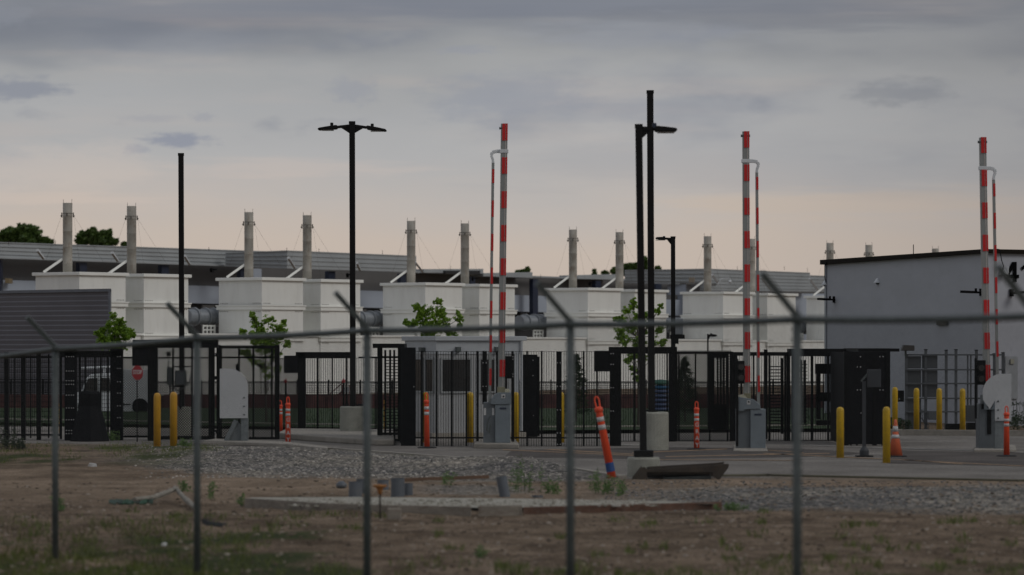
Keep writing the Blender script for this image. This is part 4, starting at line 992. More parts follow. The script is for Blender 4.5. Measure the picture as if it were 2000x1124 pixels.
# -- long fence run in front of the booth
d = 70.1
r = fence('long tall black picket fence run in front of the guard booth', d, 1000)
for x_ in (824,853,882.5,911,932.5,971,1001,1029.5,1058,1140,1166): R(r, 'picket', d, (x_-1.8,686,x_+1.8,874), th=.022)
R(r, 'post', d, (942,686,951,790), th=.05); R(r, 'post', d, (1086.5,687,1096.5,874), th=.05)
R(r, 'rail', d, (812,854,1190,857), th=.015)
bolts(r, d, [(x_, y_) for y_ in (709,755) for x_ in (943.5,949.5)]+[(x_, y_) for y_ in (709,755,801,846,868) for x_ in (1088.5,1094.5)], -.06)
wires(r, d, 812, 1190, 687, 872, step=0.05, hs=2.4, r=.004)
# dark screens seen behind the fence
d = 77
r = fence('dark solid gate leaf standing open right of the guard booth', d, 1037, 'gate_leaf', 'gate', 'black mesh gate leaves')
R(r, 'panel', d, (1020,693,1050,854), m=BLACK2, th=.03, bev=.01); R(r, 'stile', d, (1050,697,1054,852), th=.04)
bolts(r, d, [(1041,704),(1041,734),(1042,812)], -.04)
# -- central portal with header box
d = 70.3
r = fence('black gate portal with box header right of the long fence run', d, 1200, 'gate_portal', 'gate')
R(r, 'column', d, (1191,684,1213,873), m=BLACK, th=.11, bev=.01); R(r, 'header_box', d, (1161,685.5,1193,726), m=BLACK2, th=.1); R(r, 'beam', d, (1189,678,1322,691), th=.1)
bolts(r, d, [(x_, y_) for y_ in (691,712,757.5,803) for x_ in (1191.5+1.5,1197.5)], -.12)
r2_ = r; d = 73.4
R(r, 'column', d, (1306,690,1319,865), m=BLACK, th=.08)
R(r, 'rail', d, (1213,862,1310,865), th=.03)
for x_ in (1239, 1303): R(r, 'picket', d, (x_-1.6,691,x_+1.6,862), th=.02)
wires(r, d, 1213, 1303, 691, 863, step=.05, hs=.9)
# -- gate leaf + louvre
d = 73.6
r = fence('black mesh gate leaf with toothed top and louvred part, left of the middle barrier', d, 1375, 'gate_leaf', 'gate', 'black mesh gate leaves')
R(r, 'stile', d, (1319,688,1323,864), (1425,687,1432,866), th=.04)
R(r, 'rail', d, (1319,687,1428,692), th=.04); R(r, 'rail', d, (1319,861,1428,865), th=.03); R(r, 'teeth', d, *[(x_,684.6,x_+2,687.3) for x_ in range(1321,1426,4)], th=.01)
for x_ in (1326, 1358.5, 1386, 1421): R(r, 'picket', d, (x_-1.6,690,x_+1.6,862), th=.02)
wires(r, d, 1322, 1425, 692, 862, step=.034, hs=.05)
R(r, 'solid_frame', d, (1383,690,1396,838,.1,.3),(1396,690,1424,700,.1,.3),(1419,700,1424,838,.1,.3),(1396,790,1420,840,.12,.3), m=BLACK2)
R(r, 'louvre', d, *[(x_,700,x_+3.2,840,.12,.25) for x_ in (1401,1407,1413)], m=BLACK2)
R(r, 'latch', d, (1310,830,1313,842), (1310,856,1313,868), m=GALV, th=.03)
# -- section right of the middle barrier
d = 73.8
r = fence('black fence bay holding horizontal turnstile arms, right of the middle barrier', d, 1515, 'turnstile', 'turnstile')
R(r, 'beam', d, (1428,688,1546,695), th=.06); R(r, 'panel', d, (1432,690,1440,868), m=BLACK2, th=.04)
R(r, 'post', d, (1492,683,1499,858), (1536,692,1543,864), th=.06, bev=.006)
for x_ in (1472, 1503, 1533): R(r, 'picket', d, (x_-1.6,694,x_+1.6,862), th=.02)
R(r, 'rail', d, (1490,861,1545,865), th=.03)
for k in range(20): R(r, 'rotor_arm', d, (1507+(k%2)*3, 716+k*6.3, 1534, 718+k*6.3, .9,.93))
R(r, 'rotor_column', d, (1531,700,1536,850,.85,.95))
wires(r, d, 1496, 1540, 695, 862, step=.05, hs=.8)
wires(r, d, 1440, 1492, 695, 862, step=.05, hs=.8)
# -- right turnstile cage
d = 73.8
r = fence('large black turnstile cage with framed windows beside the two yellow bollards', d, 1650, 'turnstile_cage', 'turnstile')
R(r, 'roof_beam', d, (1540,681.5,1665,696,-.25,.4)); R(r, 'roof_beam', d, (1650,680.5,1727,686.5,-2.9,.2))
R(r, 'post', d, (1546,684,1555,864), th=.06)
for x_ in (1586, 1617.5): R(r, 'picket', d, (x_-2,694,x_+2,862), th=.03)
R(r, 'rail', d, (1546,860,1655,864), th=.03)
wires(r, d, 1555, 1650, 696, 861, step=.05, hs=.8)
R(r, 'window_frame', d, (1595,711,1655,731,.3,.4), (1597,767,1655,785,.3,.4), (1597,731,1605,820,.3,.4),(1597,822,1655,832,.3,.4), m=BLACK2)
R(r, 'bar', d, *[(x_,731,x_+1.8,824,.32,.36) for x_ in (1610,1623,1631,1639)])
for k in range(18): R(r, 'rotor_arm', d, (1566, 712+k*7, 1584, 713.6+k*7, .9,.93))
R(r, 'rotor_column', d, (1570,704,1574,830,.85,.95), (1577,704,1581,830,.85,.95))
d3 = 70.5
R(r, 'front_panel', d3, (1655,687,1737,868,-.05,.05), m=BLACK2, bev=.01)
R(r, 'frame', d3, (1648,686,1657,872,-.07,.07),(1730,687,1738,872,-.07,.07),(1704,700,1712,872,-.06,.06))
R(r, 'side_panel', d3, (1648,688,1651,868,.07,2.9), m=BLACK2)
R(r, 'foot', d3, *[(x_,866,x_+3,873,-.05,.05) for x_ in (1660,1672,1687,1705,1722)])
bolts(r, d3, [(1680,697),(1718,697),(1724,697),(1674,717),(1680,717),(1674,762),(1680,762),(1718,762),(1724,762),(1681,807)], -.065)
# keypad pedestal in front of the cage
d = DB(893)
r = thing('keypad_pedestal', 'dark keypad pedestal on a square foot before the right turnstile cage', 'pedestal', (xx(1688,d), d, 0))
R(r, 'foot', d, (1672,890,1704,893,-.16,.16)); mb = MB(); mb.lathe([(0.085,0.03),(0.085,0.12),(0.06,0.16),(0.03,0.2)], (xx(1688,d),d,0), 14); mb.build('collar', mat('dark grey plastic',(0.03,0.033,0.038)), r)
R(r, 'post', d, (1684.5,745,1691,878,-.03,.03), m=mat('dark grey plastic',(0.03,0.033,0.038)))
mb = MB(); fr = Fr(d); mb.bar(fr.p(1682,745), fr.p(1695,731), 0.03, 0.05); mb.build('gooseneck', GALVD, r); R(r, 'keypad', d, (1694,722,1720,757,-.06,.06), m=mat('dark grey plastic',(0.03,0.033,0.038)), bev=.01)

# ---- yard chain fence and silt fence beyond the lawn
d = 108.5
r = fence('low black chain link yard fence beyond the lawn', d, 800, 'yard_fence', 'fence')
xs_ = list(range(-40,1640,62))
for x_ in xs_: R(r, 'post', d, (x_-1.4,742,x_+1.4,800), th=.03)
R(r, 'rail', d, (-60,745.5,1640,748), th=.02); R(r, 'rail', d, (-60,797,1640,799), th=.02)
wires(r, d, -60, 1640, 746, 799, step=.055, hs=.055, r=.0065)
mb = MB(); fr = Fr(107.8)
for x_ in range(-60, 1640, 20):
    y0_ = 771+random.uniform(-1.5,1.5); a, b_ = fr.p(x_, y0_, random.uniform(-.05,.05)), fr.p(x_+20, 771+random.uniform(-1.5,1.5), random.uniform(-.05,.05))
    mb.prism([Vector((a.x,a.y,0)), Vector((b_.x,a.y,0)), Vector((b_.x,a.y,b_.z)), Vector((a.x,a.y,a.z))], (0,0.02,0))
tag(mb.build('silt_fence', SILT), 'low red fabric silt fence along the far edge of the lawn', 'silt fence')
# small red safety ladder shapes by the yard fence
def cage(px, label):
    fr = Fr(110); r = thing('stair_unit', label, 'stair', (xx(px,110),110,0), 'red stair frames behind the yard fence')
    mb = MB()
    for dx in (0, 26, 40): mb.tube(Vector((xx(px+dx,110),110,0)), fr.p(px+dx, 752+(dx==0)*20), 0.02, n=6)
    mb.bar(fr.p(px,790), fr.p(px+34,757), 0.05, 0.05); mb.bar(fr.p(px,772), fr.p(px+34,742), 0.03, 0.03); mb.build('frame', mat('dark red steel',(0.10,0.02,0.02)), r)
    mb = MB(); fr.rect(mb, px+30, 757, px+40, 766, -.1, .3); mb.build('landing', WHI, r)
cage(642, 'dull red stair frame behind the yard fence left of the lamp base')
cage(1105, 'dull red stair frame behind the yard fence near the centre conifer')
for px, lb in ((558,'small red topped marker post right of the open gate leaf'),(671,'small red topped marker post beside the two headed lamp pole')):
    fr = Fr(106); r = thing('marker_post', lb, 'marker post', (xx(px,106),106,0), 'red topped marker posts')
    mb = MB(); fr.rect(mb, px-2, 747, px+2, 802, -.02,.02); mb.build('post', BLACK, r)
    mb = MB(); mb.lathe([(.05,0),(.06,.05),(.005,.14)], fr.p(px,748), 8); mb.build('cap', STOPR, r)
# blue sacks stack
d = 92; r = thing('covered_stack', 'stack of blue wrapped sacks with a green sheet on top', 'stack', (xx(1290,d), d, 0))
for k in range(6):
    fr = Fr(d); mb = MB(); y0 = 752+k*8.6
    a = fr.p(1272, y0+8.8); b_ = fr.p(1307, y0)
    mb.lathe([(0.05,0),(0.21,0.01),(0.25,0.055),(0.22,0.10),(0.06,0.115)], (xx(1290+random.uniform(-2,2),d), d, a.z), 16)
    mb.build('sack', mat('blue wrap' if k else 'bright blue wrap', (0.035,0.055,0.12) if k else (0.01,0.09,0.19), 0.5, var=0.3), r, smooth=True)
mb = MB(); mb.lathe([(0.26,0),(0.27,0.06),(0.2,0.12),(0.03,0.14)], (xx(1290,d), d, zz(752,d)), 16); mb.build('sheet', mat('green sheet',(0.01,0.07,0.045)), r, smooth=True)

# ================================================================== truck behind the left gate
d = 101.5; fr = Fr(d)
r = thing('utility_truck', 'white utility truck parked beyond the left gates', 'truck', (xx(225,d), d, 0))
def prof(name, pts, m, y0, y1, par=r, bev=0.02):
    mb = MB(); mb.prism([fr.p(x_, y_, y0) for x_, y_ in pts], (0,y1-y0,0)); return mb.build(name, m, par, bevel=bev)
prof('cab', [(150,802),(150,772),(156,766),(166,764),(176,738),(184,731),(214,729),(226,733),(230,764),(232,804)], WHI, -.9, .9)
prof('service_body', [(232,806),(232,722),(298,722),(298,806)], WHI, -.98, .98)
prof('cab_window', [(170,763),(180,739),(198,738),(198,763)], GLASSD, -.93,-.88, bev=0); prof('cab_window', [(202,763),(204,738),(221,738),(224,763)], GLASSD, -.93,-.88, bev=0)
prof('roof_rack', [(165,722),(165,717),(214,715),(214,719)], WHI, -.8,.8)
prof('rack_leg', [(208,732),(208,717),(212,717),(212,732)], WHI, -.8,-.74, bev=0)
for x_ in (176, 281):
    mb = MB(); c_ = fr.p(x_, 795, -.98); mb.tube(c_, c_+Vector((0,.25,0)), 0.20, n=22); wh = mb.build('wheel', TYRE, r); mb = MB(); mb.tube(c_+Vector((0,-.012,0)), c_+Vector((0,.05,0)), 0.1, n=14); mb.build('rim', GALV, wh)
    mb = MB(); c_ = fr.p(x_, 793, -1.0); mb.lathe([(0.235,-0.03),(0.235,0.03)], (0,0,0), 8) if False else mb.tube(c_+Vector((0,0.005,0)), c_+Vector((0,.012,0)), 0.235, n=22); mb.build('wheel_arch', BLACK, r)
prof('door_handle', [(226,775),(226,773),(229,773),(229,775)], BLACK, -.95,-.9, bev=0)
prof('side_trim', [(236,790),(236,788),(262,788),(262,790)], BLACK, -1.0,-.97, bev=0)

# electrical cabinets on the plain pole
d = 78.1; r = thing('electrical_cabinets', 'two grey electrical boxes on a frame in front of the plain leftmost pole', 'electrical box', (xx(350,d), d, 0))
R(r, 'box', d, (328,718,339,752,-.3,-.12), m=GALVD, bev=.01); R(r, 'box', d, (344,724,366,752,-.34,-.14), m=GALVD, bev=.01); R(r, 'door', d, (347,727,361,750,-.352,-.34), m=CABD)
R(r, 'bracket', d, (340,715,372,717.5,-.2,-.1),(341,753,362,756,-.2,-.1),(352,753,356,800,-.2,-.14)); 
mb = MB(); fr = Fr(d); mb.path([fr.p(331,718,-.2), fr.p(330,708,-.2), fr.p(333,706,-.2)], .012, 6); mb.build('conduit_stub', GALVD, r)
mb = MB(); mb.path([fr.p(341,756,-.2), fr.p(350,764,-.2), fr.p(361,757,-.2), fr.p(372,745,-.2), fr.p(374,735,-.2)], 0.018, 6); mb.build('conduit', GALVD, r)
mb = MB(); mb.bar(fr.p(322,690,-.2), fr.p(346,686,-.2), .02,.02); mb.lathe([(.03,-.05),(.06,0),(.02,.05)], fr.p(331,692,-.2), 8); mb.build('sensor', BLACK, r)

# ================================================================== yellow bollards
def bollard(m, label, group):
    r = thing('bollard', label, 'bollard', (0,0,0), group)
    mb = MB(); rr = 0.072; mb.lathe([(rr,-0.12),(rr,0.98),(rr*.96,1.02),(rr*.8,1.05),(rr*.5,1.068),(rr*.1,1.075)], (0,0,0), 20); mb.build('sleeve', m, r, smooth=True)
    return r
g1, g2 = 'amber bollards at the left gate', 'lemon yellow bollards'
A1 = bollard(YEL, 'amber bollard left of its twin, beneath the black header box', g1); p = G(307,872); A1.location = p; A1.scale = (1,1,1)
q = dup(A1, G(339,877), 'amber bollard right of its twin, next to the fence post'); q.scale = (1,1,1.04)
B1 = bollard(YEL2, 'yellow bollard standing before the turnstile cage, left of the keypad pedestal', g2); B1.location = G(1641,895); B1.scale = (.95,.95,.86)
q = dup(B1, G(1731.5,905), 'yellow bollard beside the traffic cone, nearest to the camera'); q.scale = (.93,.93,.91)
for px, py, s_, lb in ((1748,848,.94,'yellow bollard directly behind the traffic cone'),(1790,848,.92,'yellow bollard left in the three before the steel rack'),(1834.5,849,.92,'middle yellow bollard of the three before the steel rack'),(1880,850,.92,'yellow bollard right in the three before the steel rack')):
    q = dup(B1, G(px,py)+Vector((0,0,.06)), lb); q.scale = (.9,.9,s_)
YB = mat('shaded yellow bollard', (0.36,0.24,0.008), 0.5)
for px, lb in ((831,'dull yellow bollard behind the fence and the upright orange delineator'),(918.5,'dull yellow bollard behind the fence under the booth window'),(1007.5,'dull yellow bollard just right of the leftmost barrier cabinet'),(1096,'dull yellow bollard half hidden by the thick fence post')):
    q = dup(B1, G(px,865), lb); q.scale = (.96,.96,.98)
for x_, y0, y1, lb in ((118,788,838,'short amber striped marker beside the left gate portal'),(752,782,838,'amber striped marker inside the left turnstile cage')):
    d = DB(846); r = thing('marker_post', lb, 'marker post', (xx(x_,d),d,0), 'amber markers behind the gates'); R(r, 'post', d, (x_-2.5,y0,x_+2.5,847), m=YEL, th=.03); R(r, 'band', d, *[(x_-2.7,y_,x_+2.7,y_+2.5,-.033,.033) for y_ in range(y0+8,y1,11)], m=BLACK)

# ================================================================== orange delineators and cone
def delineator(label, px, pyb, pyt, letters=None, base=True, lean=0.0, blue=False, w0=0.056):
    d = DB(pyb); k = F/d; h = (pyb-pyt)/k; p = Vector((xx(px,d), d, 0))
    r = thing('delineator_post', label, 'delineator', p, 'orange delineator posts')
    mb = MB(); mb.lathe([(w0,0.02),(w0*.8,h*.80),(w0*.8,h*.815),(w0*.98,h*.82),(w0*.98,h*.865),(w0*.6,h*.875),(w0*.3,h*.88)], p, 18); bd = mb.build('tube', ORA, r, smooth=True)
    mb = MB(); a = h*.87; t_ = w0*.22
    pts = [(-w0*.45,a),(-w0*.5,h*.96),(-w0*.3,h*.995),(0,h),(w0*.3,h*.995),(w0*.5,h*.96),(w0*.45,a)]
    mb.path([p+Vector((x_,0,z_)) for x_, z_ in pts], t_*.9, 8); mb.build('handle', ORA, r)
    def rad(z): return w0*(1-.2*z/(h*.8))
    for z0, z1 in ((.70,.755),(.60,.66)) if not letters else ((.70,.755),(.60,.655)):
        mb = MB(); mb.lathe([(rad(z0*h)+.002,z0*h),(rad(z1*h)+.002,z1*h)], p, 18); mb.build('reflective_band', WREF, bd, smooth=True)
    if base:
        mb = MB(); mb.lathe([(.19,0.0),(.19,0.02),(.15,.03),(.08,.035)], p, 8); mb.build('rubber_base', TYRE, r)
    if blue:
        mb = MB(); mb.lathe([(rad(.09*h)+.003,.09*h),(rad(.2*h)+.003,.2*h)], p, 18); mb.build('tape', BLUE, bd)
    if letters:
        for i, ch_ in enumerate(letters): text(ch_, 0.115, p+Vector((0.008,-rad((.5-.14*i)*h)-.004,(.52-.14*i)*h)), WREF, bd, sx=0.95, name='lettering')
    r.rotation_euler = (0, lean, 0); return r
delineator('orange delineator post with white lettering right of the white guard plate', 562.5, 868.5, 776, 'GRAY', base=False)
delineator('orange delineator post behind the open gate leaf', 547.5, 849, 783, base=False)
delineator('plain orange delineator post standing before the long fence run', 834, 876, 768, lean=-0.01, base=True)
delineator('orange delineator post with white lettering before the louvred gate leaf', 1360.5, 879, 785, 'GRAY')
delineator('bright red orange delineator post at the right edge', 1966, 892.5, 794)
q = delineator('near leaning orange delineator post with blue tape at its foot', 1196, 936, 777, base=False, lean=-0.195, blue=True, w0=0.066)
q.scale = (1,1,1.03)
d = DB(893); p = Vector((xx(1749,d), d, 0)); r = thing('traffic_cone', 'faded orange traffic cone beside the nearest yellow bollard', 'traffic cone', p)
mb = MB(); mb.box((-.19,-.19,0),(.19,.19,.03),0,p); mb.build('base', TYRE, r, bevel=.01)
hh = (893-820)*d/F; mb = MB(); mb.lathe([(.13,.03),(.06,hh*.6),(.03,hh*.93),(.025,hh),(.015,hh+.005)], p, 20); cn = mb.build('cone', ORA2, r, smooth=True)
def cr_(z): return .13-(.07)*(z-.03)/(hh*.6-.03) if z < hh*.6 else .06-.03*(z-hh*.6)/(hh*.33)
for z0, z1 in ((.5,.6),(.68,.83)):
    mb = MB(); mb.lathe([(cr_(z0*hh)+.003,z0*hh),(cr_(z1*hh)+.003,z1*hh)], p, 20); mb.build('reflective_band', WREF, cn, smooth=True)

# ================================================================== barrier gates
def boom_stripes(bot, top, w_, n_, first, par, name='stripe'):
    """red tape stripes with a bare seam, as thin sleeves round the boom"""
    v = top-bot; L_ = v.length; dirv = v.normalized()
    for t0, t1 in first:
        mb = MB()
        a = bot.lerp(top, t0); b_ = bot.lerp(top, t1)
        x0, x1 = -w_/2+.22*w_, w_/2+.002; s0 = w_*0.17; s1 = w_*0.26
        for q0, q1 in ((x0, s0), (s1, x1)):
            mb.prism([a+Vector((q0,-w_/2-.003,0)), a+Vector((q1,-w_/2-.003,0)), b_+Vector((q1,-w_/2-.003,0)), b_+Vector((q0,-w_/2-.003,0))], (0,w_+.006,0))
        mb.build(name, REDT, par)
def barrier(label, d, xt, yt, xb, yb, side, armx, arm_t, arm_b, stripes, astripes, cabr):
    fr = Fr(d); p0 = Vector((xx((cabr[0]+cabr[1])/2,d), d, 0))
    r = thing('barrier_gate', label, 'barrier', p0, 'raised barrier gates')
    top = fr.p(xt, yt); bot = fr.p(xb, yb); w_ = 13.2*d/F
    mb = MB(); mb.bar(bot, top, w_, w_*.8); bo = mb.build('boom', ALU, r, bevel=.008)
    tt = lambda y_: (yb-y_)/(yb-yt)
    mb = MB(); mb.prism([bot+Vector((w_*.175,-w_*.4-.006,0)), bot+Vector((w_*.255,-w_*.4-.006,0)), top+Vector((w_*.255,-w_*.4-.006,0)), top+Vector((w_*.175,-w_*.4-.006,0))], (0,.008,0)); mb.build('seam_strip', mat('pale seam strip',(0.5,0.46,0.42)), bo)
    boom_stripes(bot, top, w_, 0, [(tt(b_), tt(a)) for a, b_ in stripes], bo)
    mb = MB(); sx = -side if side < 0 else 1
    p = fr.p(xt-9 if side < 0 else xt+5, yt+9); mb.tube(fr.p(xt-8, yt+9, -.05), fr.p(xt+(8 if side > 0 else 0), yt+9, -.05), 0.014, n=8); mb.tube(fr.p(xt-8,yt+9,-.05)+Vector((-.02,0,0)), fr.p(xt-8,yt+9,-.05)+Vector((.01,0,0)), 0.026, n=10)
    if side > 0: mb.tube(fr.p(xt+6,yt+9,-.05), fr.p(xt+8,yt+9,-.05), 0.026, n=10)
    mb.build('pin', GALVD, bo)
    # folding hanger and hanging arm
    yh = arm_t-22; xa0, xa1 = armx
    mb = MB(); pts = [fr.p(xt+(xb-xt)*tt(yh)*0+0, yh), fr.p(xa0-side*7, yh), fr.p(xa0+side*1, yh+2), fr.p(xa0+side*3, yh+8), fr.p(xa0, yh+16), fr.p(xa0-side*.5, yh+23)]
    pts[0] = fr.p(xt, yh)
    for i, (a, b_) in enumerate(zip(pts, pts[1:])): mb.bar(a, b_, (.07,.065,.06,.05,.05)[i], .06)
    xc_ = xt+(xb-xt)*(1-tt(yh)); fr.rect(mb, xc_-8.5, yh-3.5, xc_+8.5, yh+3.5, -w_*.5, w_*.5)
    mb.build('hanger', WHI, r, bevel=.006)
    mb = MB(); a = fr.p(xa1, arm_b); b_ = fr.p(xa0-side*.5, arm_t); w2 = 5.5*d/F; mb.bar(a, b_, w2, w2*.8); ar = mb.build('hanging_arm', ALU, r)
    for y0, y1 in astripes:
        q0 = a.lerp(b_, (arm_b-y1)/(arm_b-arm_t)); q1 = a.lerp(b_, (arm_b-y0)/(arm_b-arm_t)); mb = MB()
        mb.prism([q0+Vector((-w2/2+.015,-w2/2-.003,0)), q0+Vector((w2/2+.003,-w2/2-.003,0)), q1+Vector((w2/2+.003,-w2/2-.003,0)), q1+Vector((-w2/2+.015,-w2/2-.003,0))], (0,w2+.006,0)); mb.build('stripe', REDT, ar)
    return r, fr
st = lambda y0, n_, l=33, g=33: [(y0+k*(l+g)/1, y0+k*(l+g)+l) for k in range(n_)]
# left barrier
d1 = 69.25
sA = [(242,275),(308,340),(374,407),(440,472),(505,538),(571,605),(637,670),(703,736)]
aA = [(331,358),(392,424),(457,490),(523,555),(588,622),(655,688),(720,753),(786,806)]
r, fr = barrier('leftmost raised red and white barrier with its hanging arm on the left', d1, 985, 242, 979, 768, -1, (962.5, 955.5), 318, 844, sA, aA, (943,1000))
def rr_(x0,y0,x1,y1,a,b_,name,m,bev=.01): return R(r, name, fr.d, (x0,y0,x1,y1,a,b_), m=m, bev=bev)
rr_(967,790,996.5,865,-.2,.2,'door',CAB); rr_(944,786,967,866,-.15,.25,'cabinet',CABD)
mb = MB(); mb.prism([fr.p(x_,y_,-.22) for x_, y_ in ((958,790),(960,779),(966,771),(973,767),(998,767),(998,790))], (0,.44,0)); mb.build('hood', CAB, r, bevel=.01)
rr_(971,756,986,768,-.08,.08,'boom_clamp',mat('olive clamp',(0.20,0.19,0.12))); rr_(986,760,995,767,-.08,.05,'beacon',mat('cream plastic',(0.45,0.43,0.32)))
rr_(979,770,987,778,-.226,-.22,'warning_label',WREF,0); rr_(982,773,985,776,-.232,-.226,'warning_symbol',BLACK,0)
rr_(976,796,989,799.5,-.206,-.2,'nameplate',NAVY,0)
for x_ in (945,961): rr_(x_,797,x_+4.5,811,-.156,-.15,'label',WREF,0)
mb = MB(); mb.path([fr.p(958,812,-.2), fr.p(952,825,-.2), fr.p(951,838,-.2), fr.p(956,846,-.2), fr.p(958,830,-.2)], .012, 6); mb.build('cable', GALVD, r)
mb = MB(); mb.prism([G(925,876.5), G(1014,877.5), G(1008,868), G(936,867)], (0,0,.10)); o = mb.build('concrete_plinth', CONCK, r, bevel=.02)
# middle barrier
d2_ = DB(878)
sB = [(257,289),(322,354),(387,420),(452,485),(517,551),(583,616),(649,682),(715,747)]
aB = [(346,371),(406,438),(471,503),(537,569),(602,632),(668,699),(734,766)]
r, fr = barrier('middle raised red and white barrier with a cluttered grey cabinet', d2_, 1456.5, 257, 1458.5, 775, 1, (1478.5, 1481.5), 337, 792, sB, aB, (1438,1494))
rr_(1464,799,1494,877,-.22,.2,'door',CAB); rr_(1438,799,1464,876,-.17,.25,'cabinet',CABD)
mb = MB(); mb.prism([fr.p(x_,y_,-.24) for x_, y_ in ((1441,803),(1441,775),(1470,780),(1483,790),(1484,799),(1464,799.3),(1452,800),(1452,803))], (0,.44,0)); mb.build('hood', CAB, r, bevel=.01)
rr_(1453,768,1466,780,-.08,.08,'boom_clamp',mat('olive clamp',(0.20,0.19,0.12))); 
mb = MB(); mb.prism([fr.p(x_,y_,-.2) for x_, y_ in ((1442,779),(1443,772),(1452,771),(1459,779))], (0,.3,0)); mb.build('beacon', mat('cream plastic',(0.45,0.43,0.32)), r)
rr_(1457,782,1464,790,-.246,-.24,'warning_label',WREF,0); rr_(1459,783.5,1462,786.5,-.252,-.246,'warning_symbol',BLACK,0)
rr_(1472,808,1486,811.5,-.226,-.22,'nameplate',NAVY,0)
rr_(1438,820,1441,826,-.2,-.17,'lock',BLACK,0)
mb = MB(); mb.prism([G(1432,883), G(1500,884), G(1496,872), G(1434,872)], (0,0,.03)); mb.build('concrete_plinth', CONCK, r, bevel=.01)
# right barrier
d3_ = DB(880)
sC = [(268.5,299.5),(332,364),(396,427),(459,491),(523,554),(586,617),(650,682),(713,745)]
aC = [(359,384),(416,447),(479,510),(542,573),(604,634),(667,697)]
r, fr = barrier('right hand raised red and white barrier beside the black number', d3_, 1919, 269, 1928, 800, 1, (1941, 1948), 351, 735, sC, aC, (1909,1960))
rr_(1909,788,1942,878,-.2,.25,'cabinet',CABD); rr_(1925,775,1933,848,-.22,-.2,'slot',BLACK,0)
mb = MB(); mb.prism([fr.p(x_,y_,-.24) for x_, y_ in ((1919,781),(1925,796),(1931,800),(1935,796),(1941,781),(1941,800),(1919,800))], (0,.3,0)); mb.build('hood', CAB, r)
rr_(1913,771,1920,800,-.2,-.1,'bracket',GALV)
mb = MB(); mb.prism([G(1902,884), G(1985,884), G(1983,874), G(1908,874)], (0,0,.05)); mb.build('concrete_plinth', CONCK, r, bevel=.01)
# traffic signals
def signal(label, d, px, y0, y1, posty, sx, lamps):
    fr = Fr(d); r = thing('traffic_signal', label, 'traffic light', (xx(px,d), d, 0), 'black two lamp signals at the barriers')
    x0, x1 = (px, px+sx) if sx > 0 else (px+sx, px)
    R(r, 'backplate', d, (x0,y0,x1,y1,-.03,.03), bev=.01); R(r, 'post', d, (px-2.2,y0-4,px+2.2,posty,.0,.05), bev=.004)
    for y_ in lamps:
        c_ = fr.p((x0+x1)/2, y_, -.03); mb = MB(); mb.tube(c_, c_+Vector((0,-.1,0)), .075, n=16); h_ = mb.build('visor', BLACK, r); mb = MB(); mb.tube(c_+Vector((0,-.102,0)), c_+Vector((0,-.105,0)), .06, n=16); mb.build('lens', GLASSD, h_)
    return r
q = signal('traffic signal seen from behind, right of the leftmost barrier boom', d1+.5, 1002, 696, 740, 865, -17, ())
bolts(q, d1+.5, [(1002,697),(1002,702),(1002,731),(1002,736)], -.045)
signal('traffic signal facing us left of the middle barrier boom', d2_-.3, 1440, 705, 750, 872, 14, (717,738))
signal('traffic signal facing us left of the right hand barrier boom', d3_-.3, 1906, 704, 752, 818, 19, (719,740))
# guard plates
def guard(label, d, pts, post, brace, boltx, bolty):
    fr = Fr(d); r = thing('guard_plate', label, 'barrier guard', (xx(post[0],d), d, 0), 'white rounded guard plates')
    mb = MB(); mb.prism([fr.p(x_,y_,-.1) for x_, y_ in pts], (0,.012,0)); pl = mb.build('plate', GUARD, r)
    R(r, 'post', d, (post[0],post[1],post[2],post[3],-.07,.07), m=GALV, bev=.01)
    if brace: mb = MB(); mb.bar(fr.p(*brace[0]), fr.p(*brace[1]), .09, .09); mb.prism([fr.p(x_,y_,.01) for x_, y_ in ((brace[1][0]+1, brace[1][1]), (post[0], brace[1][1]), (post[0], brace[0][1]+8), (brace[0][0], brace[0][1]))], (0,.03,0)); mb.build('brace', GALV, r)
    mb = MB()
    for y_ in bolty: p = fr.p(boltx, y_, -.1); mb.tube(p, p+Vector((0,-.015,0)), .018, n=6)
    mb.build('bolts', GALVD, r); return r
arc = [(448+37*math.sin(t_), 757-36.5*math.cos(t_)) for t_ in [i*math.pi/2/12 for i in range(13)]]
guard('white rounded guard plate on a braced steel post before the left gate leaf', 71.3, [(430,817),(430,720.5)]+arc+[(485,817)], (471,816,485,867), ((461,822),(441,863)), 477.5, (777,794,810))
arc = [(1956-38*math.sin(t_), 768-37.5*math.cos(t_)) for t_ in [i*math.pi/2/12 for i in range(12,-1,-1)]]
guard('white rounded guard plate covering the right hand barrier cabinet', d3_-.5, [(1974,822),(1942,822),(1942,782),(1932,800),(1919,782)]+arc+[(1974,730.5)], (1942,820,1964,878), None, 1948, (784,801,817))

# ================================================================== steel equipment rack by the numbered building
d = 82.6
r = thing('equipment_rack', 'tall galvanised rack of posts and cabinets before the numbered building', 'rack', (xx(1866,d), d, 0))
DG = mat('dull zinc', (0.075,0.082,0.088), 0.6, 0.2, var=.12); DK = mat('dark grey cabinet', (0.045,0.05,0.054), .6, var=.1)
for x_, t_ in ((1770,694),(1808,684),(1848,685),(1867,684),(1907,685),(1929,692),(1942,692),(1959,690)):
    R(r, 'post', d, (x_-2.6,t_,x_+2.6,846), m=DG, th=.03); R(r, 'cap', d, (x_-3.4,t_-1.5,x_+3.4,t_), m=BLACK, th=.04)
for y_ in (692, 721, 748, 777, 803): R(r, 'rail', d, (1768,y_,1962,y_+3,-.06,-.03), m=DG)
for x0, x1, y0, y1 in ((1773,1799,696,720),(1801,1831,695,720),(1773,1799,724,748),(1801,1831,724,748),(1773,1799,751,776),(1801,1831,751,776),(1773,1799,779,840)): R(r, 'panel', d, (x0,y0,x1,y1,.0,.03), m=DK)
